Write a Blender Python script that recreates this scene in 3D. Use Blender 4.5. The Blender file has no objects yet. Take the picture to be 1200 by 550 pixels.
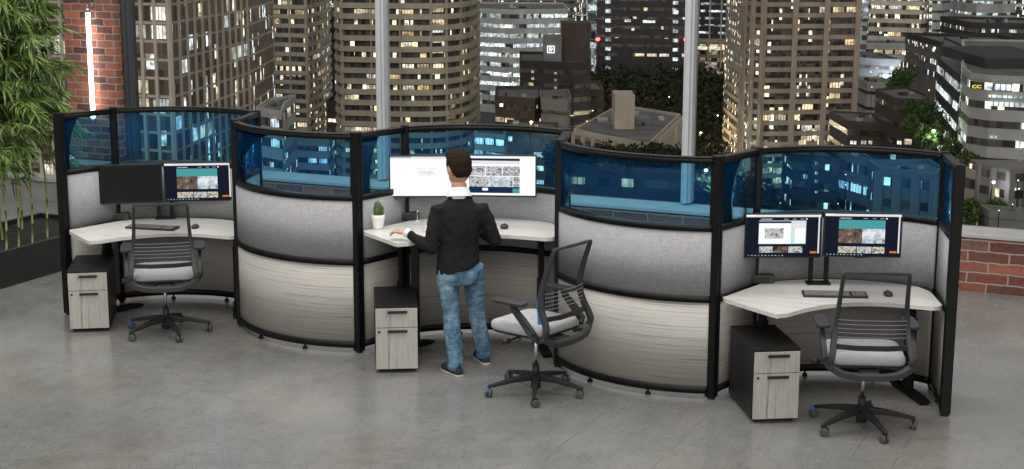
import bpy, bmesh, math, random
from mathutils import Vector, Matrix
random.seed(7)
R_ = math.radians
sc = bpy.context.scene
COL = sc.collection

# ------------------------------------------------------------------ camera numbers
FPX, PITCH, ROLL, YAW, CH = 1774.93, 0.19915, 0.0027, 0.42113, 3.2194
CY, SY = math.cos(YAW), math.sin(YAW)
RIGHT = Vector((CY, SY, 0)); FWD = Vector((-SY, CY, 0))
PER = 2.82446                     # distance from one workstation to the next

# ------------------------------------------------------------------ mesh builder
class MB:
    def __init__(s): s.v = []; s.f = []; s.m = []; s.sm = []
    def add(s, vs, fs, mi=0, smooth=False):
        b = len(s.v); s.v += [tuple(v) for v in vs]
        for f in fs: s.f.append(tuple(b+i for i in f)); s.m.append(mi); s.sm.append(smooth)
        return s
    def box(s, c, d, rz=0, mi=0, rx=0, ry=0):
        M = Matrix.Rotation(rz, 3, 'Z') @ Matrix.Rotation(ry, 3, 'Y') @ Matrix.Rotation(rx, 3, 'X')
        c = Vector(c); vs = []
        for z in (-.5, .5):
            for x, y in ((-.5,-.5),(.5,-.5),(.5,.5),(-.5,.5)):
                vs.append(c + M @ Vector((x*d[0], y*d[1], z*d[2])))
        return s.add(vs, [(3,2,1,0),(4,5,6,7),(0,1,5,4),(1,2,6,5),(2,3,7,6),(3,0,4,7)], mi)
    def quad(s, a, b, c, d, mi=0): return s.add([a,b,c,d], [(0,1,2,3)], mi)
    def prism(s, pts, z0, z1, mi=0, smooth=False):
        n = len(pts); ar = sum(pts[i][0]*pts[(i+1)%n][1]-pts[(i+1)%n][0]*pts[i][1] for i in range(n))
        if ar < 0: pts = pts[::-1]
        vs = [(p[0],p[1],z0) for p in pts]+[(p[0],p[1],z1) for p in pts]
        s.add(vs, [tuple(range(n-1,-1,-1)), tuple(range(n,2*n))], mi)
        b = len(s.v)-2*n
        for i in range(n):
            j = (i+1)%n; s.f.append((b+i,b+j,b+n+j,b+n+i)); s.m.append(mi); s.sm.append(smooth)
        return s
    def tube(s, pts, rad, n=10, mi=0, flat=1.0, up=(0,0,1), smooth=True, cap=True):
        """rings swept along pts; rad = number or list; flat squashes along 'up'"""
        pts = [Vector(p) for p in pts]; k = len(pts)
        if not hasattr(rad, '__len__'): rad = [rad]*k
        rings = []; upv = Vector(up)
        for i, p in enumerate(pts):
            t = (pts[min(i+1,k-1)]-pts[max(i-1,0)]).normalized()
            a = t.cross(upv)
            if a.length < 1e-3: a = t.cross(Vector((1,0,0)))
            a.normalize(); b = a.cross(t).normalized()
            rings.append([p + a*math.cos(2*math.pi*j/n)*rad[i] + b*math.sin(2*math.pi*j/n)*rad[i]*flat for j in range(n)])
        vs = [v for r in rings for v in r]; fs = []
        for i in range(k-1):
            for j in range(n):
                fs.append((i*n+j, i*n+(j+1)%n, (i+1)*n+(j+1)%n, (i+1)*n+j))
        if cap: fs += [tuple(range(n-1,-1,-1)), tuple((k-1)*n+j for j in range(n))]
        return s.add(vs, fs, mi, smooth)
    def bar(s, pts, w, h, mi=0, up=(0,0,1)):
        """rectangular section swept along pts; w across, h along up; lists allowed"""
        pts = [Vector(p) for p in pts]; k = len(pts)
        W = w if hasattr(w,'__len__') else [w]*k; H = h if hasattr(h,'__len__') else [h]*k
        vs = []; fs = []; upv = Vector(up)
        for i, p in enumerate(pts):
            t = (pts[min(i+1,k-1)]-pts[max(i-1,0)]).normalized()
            a = t.cross(upv)
            if a.length < 1e-3: a = t.cross(Vector((1,0,0)))
            a.normalize(); b = a.cross(t).normalized()
            for sx, sy in ((-1,-1),(1,-1),(1,1),(-1,1)): vs.append(p + a*sx*W[i]/2 + b*sy*H[i]/2)
        for i in range(k-1):
            for j in range(4): fs.append((i*4+j, i*4+(j+1)%4, (i+1)*4+(j+1)%4, (i+1)*4+j))
        fs += [(3,2,1,0), tuple((k-1)*4+j for j in range(4))]
        return s.add(vs, fs, mi)
    def ell(s, c, r, nu=16, nv=10, mi=0, M=None):
        c = Vector(c); vs = [c + (M @ Vector((0,0,-r[2])) if M else Vector((0,0,-r[2])))]
        for i in range(1, nv):
            ph = -math.pi/2 + math.pi*i/nv
            for j in range(nu):
                th = 2*math.pi*j/nu
                v = Vector((r[0]*math.cos(ph)*math.cos(th), r[1]*math.cos(ph)*math.sin(th), r[2]*math.sin(ph)))
                vs.append(c + (M @ v if M else v))
        vs.append(c + (M @ Vector((0,0,r[2])) if M else Vector((0,0,r[2]))))
        fs = [(0, 1+(j+1)%nu, 1+j) for j in range(nu)]
        for i in range(nv-2):
            for j in range(nu):
                a = 1+i*nu+j; b = 1+i*nu+(j+1)%nu
                fs.append((a, b, b+nu, a+nu))
        t = len(vs)-1; o = 1+(nv-2)*nu
        fs += [(o+j, o+(j+1)%nu, t) for j in range(nu)]
        return s.add(vs, fs, mi, True)
    def cyl(s, c, r, h, n=20, mi=0, axis=(0,0,1), r2=None):
        c = Vector(c); a = Vector(axis).normalized()*h/2
        return s.tube([c-a, c+a], [r, r if r2 is None else r2], n, mi, up=(0,1,0) if abs(axis[2])>.9 else (0,0,1))
    def strip(s, path, t, z0, z1, mi=0, smooth=True):
        """upright sheet of thickness t standing along an XY path"""
        k = len(path); L = []; Rr = []
        for i in range(k):
            a = Vector(path[max(i-1,0)]); b = Vector(path[min(i+1,k-1)]); d = (b-a).normalized()
            nrm = Vector((-d.y, d.x)); p = Vector(path[i])
            L.append(p+nrm*t/2); Rr.append(p-nrm*t/2)
        vs = []
        for i in range(k):
            vs += [(L[i].x,L[i].y,z0),(L[i].x,L[i].y,z1),(Rr[i].x,Rr[i].y,z1),(Rr[i].x,Rr[i].y,z0)]
        b0 = len(s.v); s.v += vs
        for i in range(k-1):
            a = b0+4*i; c = a+4
            for f, smo in (((a,a+1,c+1,c),True),((a+1,a+2,c+2,c+1),False),((a+2,a+3,c+3,c+2),True),((a+3,a,c,c+3),False)):
                s.f.append(f); s.m.append(mi); s.sm.append(smooth and smo)
        for f in ((b0,b0+3,b0+2,b0+1), tuple(b0+4*(k-1)+q for q in (0,1,2,3))):
            s.f.append(f); s.m.append(mi); s.sm.append(False)
        return s
    def build(s, name, mats, parent=None, off=(0,0,0), bevel=0, seg=2, fix=False):
        me = bpy.data.meshes.new(name); o3 = Vector(off)
        me.from_pydata([Vector(v)-o3 for v in s.v], [], s.f)
        if not isinstance(mats, (list, tuple)): mats = [mats]
        for m in mats: me.materials.append(m)
        me.polygons.foreach_set('material_index', s.m)
        me.polygons.foreach_set('use_smooth', s.sm)
        if fix:
            bm = bmesh.new(); bm.from_mesh(me); bmesh.ops.recalc_face_normals(bm, faces=bm.faces); bm.to_mesh(me); bm.free()
        me.update()
        o = bpy.data.objects.new(name, me); COL.objects.link(o)
        if parent: o.parent = parent
        if bevel:
            b = o.modifiers.new('bevel', 'BEVEL'); b.width = bevel; b.segments = seg; b.limit_method = 'ANGLE'; b.angle_limit = R_(35)
            b.harden_normals = False
        return o

def text_mesh(name, body, size, m, extrude=0):
    cu = bpy.data.curves.new(name,'FONT'); cu.body = body; cu.size = size; cu.align_x = 'CENTER'; cu.extrude = extrude
    q = bpy.data.objects.new(name, cu); COL.objects.link(q)
    me = bpy.data.meshes.new_from_object(q.evaluated_get(bpy.context.evaluated_depsgraph_get())); me.name = name
    bpy.data.objects.remove(q); me.materials.clear(); me.materials.append(m)
    o = bpy.data.objects.new(name, me); COL.objects.link(o); return o
def tag(o, label=None, cat=None, group=None, kind=None):
    if label: o['label'] = label
    if cat: o['category'] = cat
    if group: o['group'] = group
    if kind: o['kind'] = kind
    return o
def thing(name, label, cat, loc=(0,0,0), rz=0, group=None):
    o = bpy.data.objects.new(name, None); COL.objects.link(o)
    o.location = loc; o.rotation_euler = (0,0,rz); o.empty_display_size = .1
    return tag(o, label, cat, group)
def copy_tree(o, parent=None):
    c = o.copy(); COL.objects.link(c)
    if parent: c.parent = parent
    for ch in list(o.children): copy_tree(ch, c)
    return c

# ------------------------------------------------------------------ materials
def newmat(name):
    m = bpy.data.materials.new(name); m.use_nodes = True
    nt = m.node_tree; nt.nodes.clear()
    out = nt.nodes.new('ShaderNodeOutputMaterial')
    return m, nt, out
def N(nt, typ, **kw):
    n = nt.nodes.new(typ)
    for k, v in kw.items():
        if k in n.inputs: n.inputs[k].default_value = v
        else: setattr(n, k, v)
    return n
def L(nt, a, b): nt.links.new(a, b)
def ramp(nt, stops):
    r = nt.nodes.new('ShaderNodeValToRGB'); e = r.color_ramp.elements
    while len(e) < len(stops): e.new(.5)
    for q, (p, c) in zip(e, stops): q.position = p; q.color = (*c, 1) if len(c) == 3 else c
    return r
def coords(nt, scale=(1,1,1), kind='Object', rot=(0,0,0)):
    t = nt.nodes.new('ShaderNodeTexCoord'); mp = nt.nodes.new('ShaderNodeMapping')
    mp.inputs['Scale'].default_value = scale; mp.inputs['Rotation'].default_value = rot
    L(nt, t.outputs[kind], mp.inputs[0]); return mp.outputs[0]
def pbsdf(nt, out, **kw):
    b = nt.nodes.new('ShaderNodeBsdfPrincipled')
    for k, v in kw.items(): b.inputs[k].default_value = v
    L(nt, b.outputs[0], out.inputs[0]); return b
def bump(nt, b, h, strength=.2, dist=.01):
    n = nt.nodes.new('ShaderNodeBump'); n.inputs['Strength'].default_value = strength; n.inputs['Distance'].default_value = dist
    L(nt, h, n.inputs['Height']); L(nt, n.outputs[0], b.inputs['Normal'])

def plain(name, col, rough=.5, metal=0, var=.12, scale=9, spec=.5, bmp=0):
    """a paint / plastic / metal with slight unevenness"""
    m, nt, out = newmat(name); b = pbsdf(nt, out, Roughness=rough, Metallic=metal)
    b.inputs['Specular IOR Level'].default_value = spec
    n = N(nt, 'ShaderNodeTexNoise', Scale=scale, Detail=4.0); L(nt, coords(nt), n.inputs['Vector'])
    r = ramp(nt, [(.3, tuple(c*(1-var) for c in col)), (.7, tuple(min(1,c*(1+var)) for c in col))])
    L(nt, n.outputs[0], r.inputs[0]); L(nt, r.outputs[0], b.inputs['Base Color'])
    mr = N(nt, 'ShaderNodeMapRange'); mr.inputs['To Min'].default_value = max(0,rough-.07); mr.inputs['To Max'].default_value = min(1,rough+.07)
    L(nt, n.outputs[0], mr.inputs[0]); L(nt, mr.outputs[0], b.inputs['Roughness'])
    if bmp: bump(nt, b, n.outputs[0], bmp, .003)
    return m
def wood(name, scale, a=(.30,.285,.26), c=(.60,.585,.55), rough=.45):
    m, nt, out = newmat(name); b = pbsdf(nt, out, Roughness=rough)
    v = coords(nt, scale)
    n1 = N(nt, 'ShaderNodeTexNoise', Scale=1.0, Detail=6.0, Roughness=.72, Distortion=.04); L(nt, v, n1.inputs['Vector'])
    v2 = coords(nt, tuple(s*3.1 for s in scale))
    n2 = N(nt, 'ShaderNodeTexNoise', Scale=1.0, Detail=3.0, Roughness=.7); L(nt, v2, n2.inputs['Vector'])
    mx = N(nt, 'ShaderNodeMath', operation='MULTIPLY_ADD'); mx.inputs[1].default_value = .35
    L(nt, n2.outputs[0], mx.inputs[0]); L(nt, n1.outputs[0], mx.inputs[2])
    mid = tuple((x+y)/2*1.06 for x, y in zip(a, c))
    r = ramp(nt, [(.50, a), (.60, mid), (.68, c), (.76, mid), (.86, tuple(x*1.05 for x in c))])
    L(nt, mx.outputs[0], r.inputs[0]); L(nt, r.outputs[0], b.inputs['Base Color'])
    bump(nt, b, mx.outputs[0], .12, .002); return m
def fabric(name, a, c, scale=260, rough=.95):
    m, nt, out = newmat(name); b = pbsdf(nt, out, Roughness=rough)
    b.inputs['Specular IOR Level'].default_value = .15
    w1 = N(nt, 'ShaderNodeTexNoise', Scale=1.0, Detail=3.0, Roughness=.8); L(nt, coords(nt, (scale,scale,scale*.12)), w1.inputs['Vector'])
    w2 = N(nt, 'ShaderNodeTexNoise', Scale=1.0, Detail=3.0, Roughness=.8); L(nt, coords(nt, (scale*.1,scale*.1,scale)), w2.inputs['Vector'])
    w3 = N(nt, 'ShaderNodeTexNoise', Scale=7.0, Detail=3.0); L(nt, coords(nt), w3.inputs['Vector'])
    ad = N(nt, 'ShaderNodeMath', operation='ADD'); L(nt, w1.outputs[0], ad.inputs[0]); L(nt, w2.outputs[0], ad.inputs[1])
    ad2 = N(nt, 'ShaderNodeMath', operation='MULTIPLY_ADD'); ad2.inputs[1].default_value = .10; L(nt, w3.outputs[0], ad2.inputs[0]); L(nt, ad.outputs[0], ad2.inputs[2])
    dv = N(nt, 'ShaderNodeMath', operation='MULTIPLY'); dv.inputs[1].default_value = .476; L(nt, ad2.outputs[0], dv.inputs[0])
    r = ramp(nt, [(.36, a), (.62, c)]); L(nt, dv.outputs[0], r.inputs[0]); L(nt, r.outputs[0], b.inputs['Base Color'])
    bump(nt, b, ad.outputs[0], .3, .001); return m
def glow(name, col, strength):
    m, nt, out = newmat(name); e = N(nt, 'ShaderNodeEmission'); e.inputs[0].default_value = (*col,1); e.inputs[1].default_value = strength
    L(nt, e.outputs[0], out.inputs[0]); return m

M_frame = plain('black_frame', (.005,.005,.0055), .45, var=.25, spec=.22)
M_black = plain('black_plastic', (.018,.018,.019), .5, spec=.35)
M_grey = plain('dark_grey_plastic', (.030,.031,.033), .5, spec=.4)
M_chrome = plain('chrome', (.62,.62,.63), .22, 1)
M_lamH = wood('laminate_along', (.6,.6,100), (.15,.142,.126), (.45,.433,.40))
M_lamV = wood('laminate_upright', (50,50,1.3), (.17,.162,.145), (.46,.445,.41))
M_top = wood('laminate_desktop', (2.0,40,40), (.38,.37,.345), (.62,.61,.575), .38)
M_fab = fabric('grey_panel_fabric', (.23,.23,.238), (.39,.39,.405), 170)
M_seat = fabric('pale_seat_fabric', (.30,.30,.31), (.50,.50,.52), 420)
M_espresso = plain('dark_laminate', (.012,.011,.0105), .45, var=.2, spec=.3)
M_blue = plain('blue_plastic', (.03,.16,.48), .4)
M_caster = plain('caster_grey', (.06,.065,.075), .45)

def mk_tint():
    m, nt, out = newmat('blue_tinted_glass')
    t = N(nt, 'ShaderNodeBsdfTransparent'); t.inputs[0].default_value = (.56,.86,1.0,1)
    d = N(nt, 'ShaderNodeBsdfDiffuse'); d.inputs[0].default_value = (.0,.13,.42,1)
    g = N(nt, 'ShaderNodeBsdfGlossy'); g.inputs[0].default_value = (.85,.95,1,1); g.inputs[1].default_value = .03
    a = N(nt, 'ShaderNodeMixShader'); a.inputs[0].default_value = .07; L(nt, t.outputs[0], a.inputs[1]); L(nt, d.outputs[0], a.inputs[2])
    fr = N(nt, 'ShaderNodeFresnel'); fr.inputs[0].default_value = 1.07
    b = N(nt, 'ShaderNodeMixShader'); L(nt, fr.outputs[0], b.inputs[0]); L(nt, a.outputs[0], b.inputs[1]); L(nt, g.outputs[0], b.inputs[2])
    L(nt, b.outputs[0], out.inputs[0]); return m
M_tint = mk_tint()
def mk_clear():
    m, nt, out = newmat('window_glass')
    t = N(nt, 'ShaderNodeBsdfTransparent'); t.inputs[0].default_value = (.95,.96,.96,1)
    g = N(nt, 'ShaderNodeBsdfGlossy'); g.inputs[1].default_value = .02
    fr = N(nt, 'ShaderNodeFresnel'); fr.inputs[0].default_value = 1.08
    b = N(nt, 'ShaderNodeMixShader'); L(nt, fr.outputs[0], b.inputs[0]); L(nt, t.outputs[0], b.inputs[1]); L(nt, g.outputs[0], b.inputs[2])
    L(nt, b.outputs[0], out.inputs[0]); return m
M_clear = mk_clear()
def mk_mesh():
    m, nt, out = newmat('black_mesh')
    t = N(nt, 'ShaderNodeBsdfTransparent'); d = N(nt, 'ShaderNodeBsdfDiffuse'); d.inputs[0].default_value = (.03,.03,.032,1)
    a = N(nt, 'ShaderNodeMixShader'); a.inputs[0].default_value = .40
    w = N(nt, 'ShaderNodeTexNoise', Scale=420.0); L(nt, coords(nt), w.inputs[0])
    mr = N(nt, 'ShaderNodeMapRange'); mr.inputs['From Min'].default_value = .35; mr.inputs['From Max'].default_value = .65; mr.inputs['To Min'].default_value = .3; mr.inputs['To Max'].default_value = .5
    L(nt, w.outputs[0], mr.inputs[0]); L(nt, mr.outputs[0], a.inputs[0])
    L(nt, t.outputs[0], a.inputs[1]); L(nt, d.outputs[0], a.inputs[2]); L(nt, a.outputs[0], out.inputs[0]); return m
M_mesh = mk_mesh()

def mk_floor():
    m, nt, out = newmat('polished_concrete'); b = pbsdf(nt, out, Roughness=.4)
    b.inputs['Specular IOR Level'].default_value = .6
    v = coords(nt, (1,1,1))
    n1 = N(nt, 'ShaderNodeTexNoise', Scale=.55, Detail=7.0, Roughness=.6, Distortion=.6); L(nt, v, n1.inputs[0])
    n2 = N(nt, 'ShaderNodeTexNoise', Scale=4.0, Detail=11.0, Roughness=.82, Distortion=.3); L(nt, v, n2.inputs[0])
    n3 = N(nt, 'ShaderNodeTexNoise', Scale=48.0, Detail=5.0, Roughness=.8); L(nt, coords(nt, (1,.45,1), rot=(0,0,.4)), n3.inputs[0])
    r1 = ramp(nt, [(.3, (.165,.168,.160)), (.5, (.215,.217,.207)), (.72, (.285,.280,.268))]); L(nt, n1.outputs[0], r1.inputs[0])
    r2 = ramp(nt, [(.30, (.62,.62,.62)), (.5, (.96,.96,.96)), (.8, (1.12,1.12,1.10))]); L(nt, n2.outputs[0], r2.inputs[0])
    r3 = ramp(nt, [(.34, (.30,.30,.30)), (.44, (.93,.93,.93)), (.7, (1.05,1.05,1.05))]); L(nt, n3.outputs[0], r3.inputs[0])
    m1 = N(nt, 'ShaderNodeMixRGB', blend_type='MULTIPLY'); m1.inputs[0].default_value = .6; L(nt, r1.outputs[0], m1.inputs[1]); L(nt, r2.outputs[0], m1.inputs[2])
    m2 = N(nt, 'ShaderNodeMixRGB', blend_type='MULTIPLY'); m2.inputs[0].default_value = .7; L(nt, m1.outputs[0], m2.inputs[1]); L(nt, r3.outputs[0], m2.inputs[2])
    # warm stains
    n4 = N(nt, 'ShaderNodeTexNoise', Scale=.9, Detail=3.0); L(nt, coords(nt, (1,.6,1), rot=(0,0,1)), n4.inputs[0])
    r4 = ramp(nt, [(.5, (0,0,0)), (.75, (1,1,1))]); L(nt, n4.outputs[0], r4.inputs[0])
    m3 = N(nt, 'ShaderNodeMixRGB', blend_type='MULTIPLY'); L(nt, r4.outputs[0], m3.inputs[0]); L(nt, m2.outputs[0], m3.inputs[1]); m3.inputs[2].default_value = (1.0,.93,.88,1)
    n5 = N(nt, 'ShaderNodeTexNoise', Scale=1.0, Detail=9.0, Roughness=.7, Distortion=1.6); L(nt, coords(nt, (2.2,.5,1), rot=(0,0,.9)), n5.inputs[0])
    r5 = ramp(nt, [(.49,(1,1,1)),(.503,(.80,.80,.80)),(.516,(1,1,1))]); L(nt, n5.outputs[0], r5.inputs[0])
    n6 = N(nt, 'ShaderNodeTexNoise', Scale=150.0, Detail=2.0); L(nt, v, n6.inputs[0])
    r6 = ramp(nt, [(.33,(.62,.62,.62)),(.42,(1,1,1)),(.66,(1,1,1)),(.75,(1.25,1.25,1.25))]); L(nt, n6.outputs[0], r6.inputs[0])
    m5 = N(nt, 'ShaderNodeMixRGB', blend_type='MULTIPLY'); m5.inputs[0].default_value = .8; L(nt, m3.outputs[0], m5.inputs[1]); L(nt, r5.outputs[0], m5.inputs[2])
    m6 = N(nt, 'ShaderNodeMixRGB', blend_type='MULTIPLY'); m6.inputs[0].default_value = .9; L(nt, m5.outputs[0], m6.inputs[1]); L(nt, r6.outputs[0], m6.inputs[2])
    L(nt, m6.outputs[0], b.inputs['Base Color'])
    mr = N(nt, 'ShaderNodeMapRange'); mr.inputs['From Min'].default_value = .3; mr.inputs['From Max'].default_value = .7; mr.inputs['To Min'].default_value = .12; mr.inputs['To Max'].default_value = .34
    L(nt, n2.outputs[0], mr.inputs[0]); L(nt, mr.outputs[0], b.inputs['Roughness'])
    bump(nt, b, n3.outputs[0], .12, .002); return m
M_floor = mk_floor()

def brickmat(name, bw, rh, mortar=.012):
    m, nt, out = newmat(name); b = pbsdf(nt, out, Roughness=.9)
    t = N(nt, 'ShaderNodeTexCoord'); sp = N(nt, 'ShaderNodeSeparateXYZ'); L(nt, t.outputs['Object'], sp.inputs[0])
    ad = N(nt, 'ShaderNodeMath', operation='ADD'); L(nt, sp.outputs[0], ad.inputs[0]); L(nt, sp.outputs[1], ad.inputs[1])
    cb = N(nt, 'ShaderNodeCombineXYZ'); L(nt, ad.outputs[0], cb.inputs[0]); L(nt, sp.outputs[2], cb.inputs[1])
    nz = N(nt, 'ShaderNodeTexNoise', Scale=9.0, Detail=4.0); L(nt, t.outputs['Object'], nz.inputs[0])
    sb = N(nt, 'ShaderNodeVectorMath', operation='SCALE'); L(nt, nz.outputs[1], sb.inputs[0]); sb.inputs['Scale'].default_value = .030
    va = N(nt, 'ShaderNodeVectorMath', operation='ADD'); L(nt, cb.outputs[0], va.inputs[0]); L(nt, sb.outputs[0], va.inputs[1])
    br = N(nt, 'ShaderNodeTexBrick', offset=.5)
    for k, v in (('Scale',1.0),('Brick Width',bw),('Row Height',rh),('Mortar Size',mortar),('Mortar Smooth',.35),('Bias',0.0)): br.inputs[k].default_value = v
    br.inputs['Color1'].default_value = (0,0,0,1); br.inputs['Color2'].default_value = (1,1,1,1); br.inputs['Mortar'].default_value = (.5,.5,.5,1)
    L(nt, va.outputs[0], br.inputs[0])
    rc = ramp(nt, [(0,(.07,.035,.03)),(.25,(.22,.07,.042)),(.5,(.38,.12,.065)),(.75,(.24,.09,.06)),(1,(.15,.085,.07))]); L(nt, br.outputs[0], rc.inputs[0])
    n2 = N(nt, 'ShaderNodeTexNoise', Scale=17.0, Detail=8.0, Roughness=.82); L(nt, t.outputs['Object'], n2.inputs[0])
    r2 = ramp(nt, [(.34,(.30,.30,.33)),(.5,(.95,.95,.95)),(.66,(1.0,.98,.94)),(.74,(1.9,1.7,1.6))]); L(nt, n2.outputs[0], r2.inputs[0])
    mm = N(nt, 'ShaderNodeMixRGB', blend_type='MULTIPLY'); mm.inputs[0].default_value = .9; L(nt, rc.outputs[0], mm.inputs[1]); L(nt, r2.outputs[0], mm.inputs[2])
    mo = N(nt, 'ShaderNodeMixRGB'); L(nt, br.outputs['Fac'], mo.inputs[0]); L(nt, mm.outputs[0], mo.inputs[1]); mo.inputs[2].default_value = (.29,.245,.21,1)
    L(nt, mo.outputs[0], b.inputs['Base Color'])
    iv = N(nt, 'ShaderNodeMath', operation='MULTIPLY_ADD'); iv.inputs[1].default_value = -1; L(nt, br.outputs['Fac'], iv.inputs[0]); L(nt, n2.outputs[0], iv.inputs[2])
    bump(nt, b, iv.outputs[0], .8, .012); return m

# ------------------------------------------------------------------ FLOOR, WINDOW WALL
XL, XR, YW, YG = -17.0, 9.0, 13.93, 14.30
tag(MB().box((-4, 6.4, -.15), (26, 16.4, .3)).build('floor', M_floor), kind='structure')
M_joint = plain('floor_joint', (.11,.11,.108), .8)
for k, (x, y0, y1) in enumerate(((-2.80,6.5,9.55),(-1.735,6.5,9.7),(-1.47,6.5,9.9),(-3.46,6.5,9.35),(-.3,6.5,13.6),(-6.3,6.5,8.6))):
    jb = MB(); yy = y0
    while yy < y1-.05:                      # a saw cut that is worn shut here and there
        l = random.uniform(.15,.7); l = min(l, y1-yy)
        w = random.uniform(.0022,.0042)
        jb.box((x+random.uniform(-.002,.002), yy+l/2, .0005), (w, l, .001)); yy += l+random.uniform(.02,.22)
    tag(jb.build('floor_joint', M_joint), kind='structure')

M_bwall = brickmat('low_wall_brick', .36, .098, .009)
M_bcol = brickmat('column_brick', .235, .083, .008)
M_sill = plain('sill_stone', (.33,.33,.32), .6, var=.1, scale=4)
M_conc = plain('grey_concrete', (.20,.20,.195), .8, var=.14, scale=3, bmp=.2)
w = thing('low_brick_wall', 'low red brick wall with grey stone sill under the big window', 'wall', (-1.7,YW,0))
MB().box((-1.535, YW+.19, .25), (21.07, .38, .50)).build('wall', M_bwall, w, w.location)
MB().box((-1.535, YW+.185, .516), (21.07, .42, .032)).build('sill', M_sill, w, w.location, bevel=.004)
w['kind'] = 'structure'
w = thing('low_concrete_wall', 'low plain grey concrete wall behind the bamboo planter', 'wall', (-13,YG-.2,0))
MB().box((-14.475, YG-.12, .12), (4.8, .2, .24)).build('wall', M_conc, w, w.location)
MB().box((-14.475, YG-.13, .262), (4.8, .26, .044)).build('sill', M_sill, w, w.location, bevel=.004)
w['kind'] = 'structure'
w = thing('brick_column', 'rough red brick column carrying the white light tube', 'column', (-11.70,14.12,.545))
MB().box((-11.70, 14.21, 2.67), (.74, .18, 4.25)).build('shaft', M_bcol, w, w.location, bevel=.006)
w['kind'] = 'structure'

M_mull = plain('grey_window_frame', (.36,.37,.385), .45, var=.06)
M_mulld = plain('dark_window_frame', (.045,.05,.055), .45, var=.06)
def mullion(x, wd, label, m):
    t = thing('window_mullion', label, 'window frame', (x,YG,.5), 0, 'upright frames of the window wall')
    MB().box((x, YG, 2.67), (wd, .14, 4.24)).build('mullion', m, t, t.location, bevel=.006)
    MB().box((x, YG-.085, 2.67), (wd*.45, .026, 4.24)).build('cover_strip', m, t, t.location, bevel=.003)
mullion(-11.275, .10, 'dark grey window upright beside the brick column', M_mulld)
mullion(-7.93, .10, 'grey window upright in front of the round balcony tower', M_mull)
mullion(-4.49, .10, 'grey window upright right of the flat roofed block in the park', M_mull)
mullion(-13.85, .10, 'grey window upright behind the bamboo leaves at far left', M_mull)
mullion(-.55, .10, 'grey window upright beyond the right edge of the view', M_mull)
xs = [-16.5,-13.85,-11.82]; 
def pane(x0, x1, z0, label):
    o = MB().box(((x0+x1)/2, YG+.02, (z0+4.79)/2), (x1-x0, .012, 4.79-z0)).build('window_pane', M_clear, None)
    tag(o, label, 'window pane', 'clear panes of the window wall')
pane(-11.22,-7.985,.536,'tall clear window pane between the brick column and the next grey upright')
pane(-7.875,-4.545,.536,'tall clear window pane behind the middle workstation between two grey uprights')
pane(-4.435,-.605,.536,'tall clear window pane behind the right workstation')
pane(-13.795,-12.075,.29,'tall clear window pane left of the brick column behind bamboo')

# light tube on the column
t = thing('light_tube', 'upright glowing white light tube hanging on the brick column', 'lamp', (-11.65,14.05,1.03))
M_tube = glow('tube_light', (1,.97,.95), 9)
MB().cyl((-11.65,14.05,1.655), .026, 1.22, 14).build('tube', M_tube, t, t.location)
MB().cyl((-11.65,14.05,2.29), .03, .05, 14).build('end_cap', M_chrome, t, t.location); MB().cyl((-11.65,14.05,1.025), .03, .04, 14).build('end_cap', M_chrome, t, t.location)
MB().tube([(-11.65,14.05,2.31),(-11.65,14.05,2.345),(-11.64,14.08,2.355),(-11.635,14.115,2.35)], .007, 8).box((-11.635,14.112,2.35),(.05,.014,.05)).build('hook', M_chrome, t, t.location)

# ------------------------------------------------------------------ PARTITION PANELS
A = Vector((-8.532,9.853)); B = Vector((-8.389,10.374)); C = Vector((-7.16,10.717)); D = Vector((-6.984,10.144)); A2 = A+Vector((PER,0))
def arc(p, q, sag, n=28):
    """sag > 0 bulges to the left of p->q"""
    d = q-p; c = d.length; nrm = Vector((-d.y,d.x)).normalized(); s_ = abs(sag)
    r = (c*c/4+s_*s_)/(2*s_); mid = (p+q)/2; cen = mid + nrm*(s_-r)*(1 if sag>0 else -1)
    v = p-cen; a0 = math.atan2(v.y,v.x); v = q-cen; a1 = math.atan2(v.y,v.x)
    while a1-a0 > math.pi: a1 -= 2*math.pi
    while a1-a0 < -math.pi: a1 += 2*math.pi
    return [Vector((cen.x+r*math.cos(a0+(a1-a0)*i/n), cen.y+r*math.sin(a0+(a1-a0)*i/n))) for i in range(n+1)]
def trim(path, g):
    """pull both ends of a path in by g"""
    out = [p.copy() for p in path]
    for idx, st in ((0,1),(-1,-1)):
        rem = g
        d = (out[idx+st]-out[idx]); 
        out[idx] = out[idx]+d.normalized()*min(g, d.length*.9)
    return out
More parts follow.
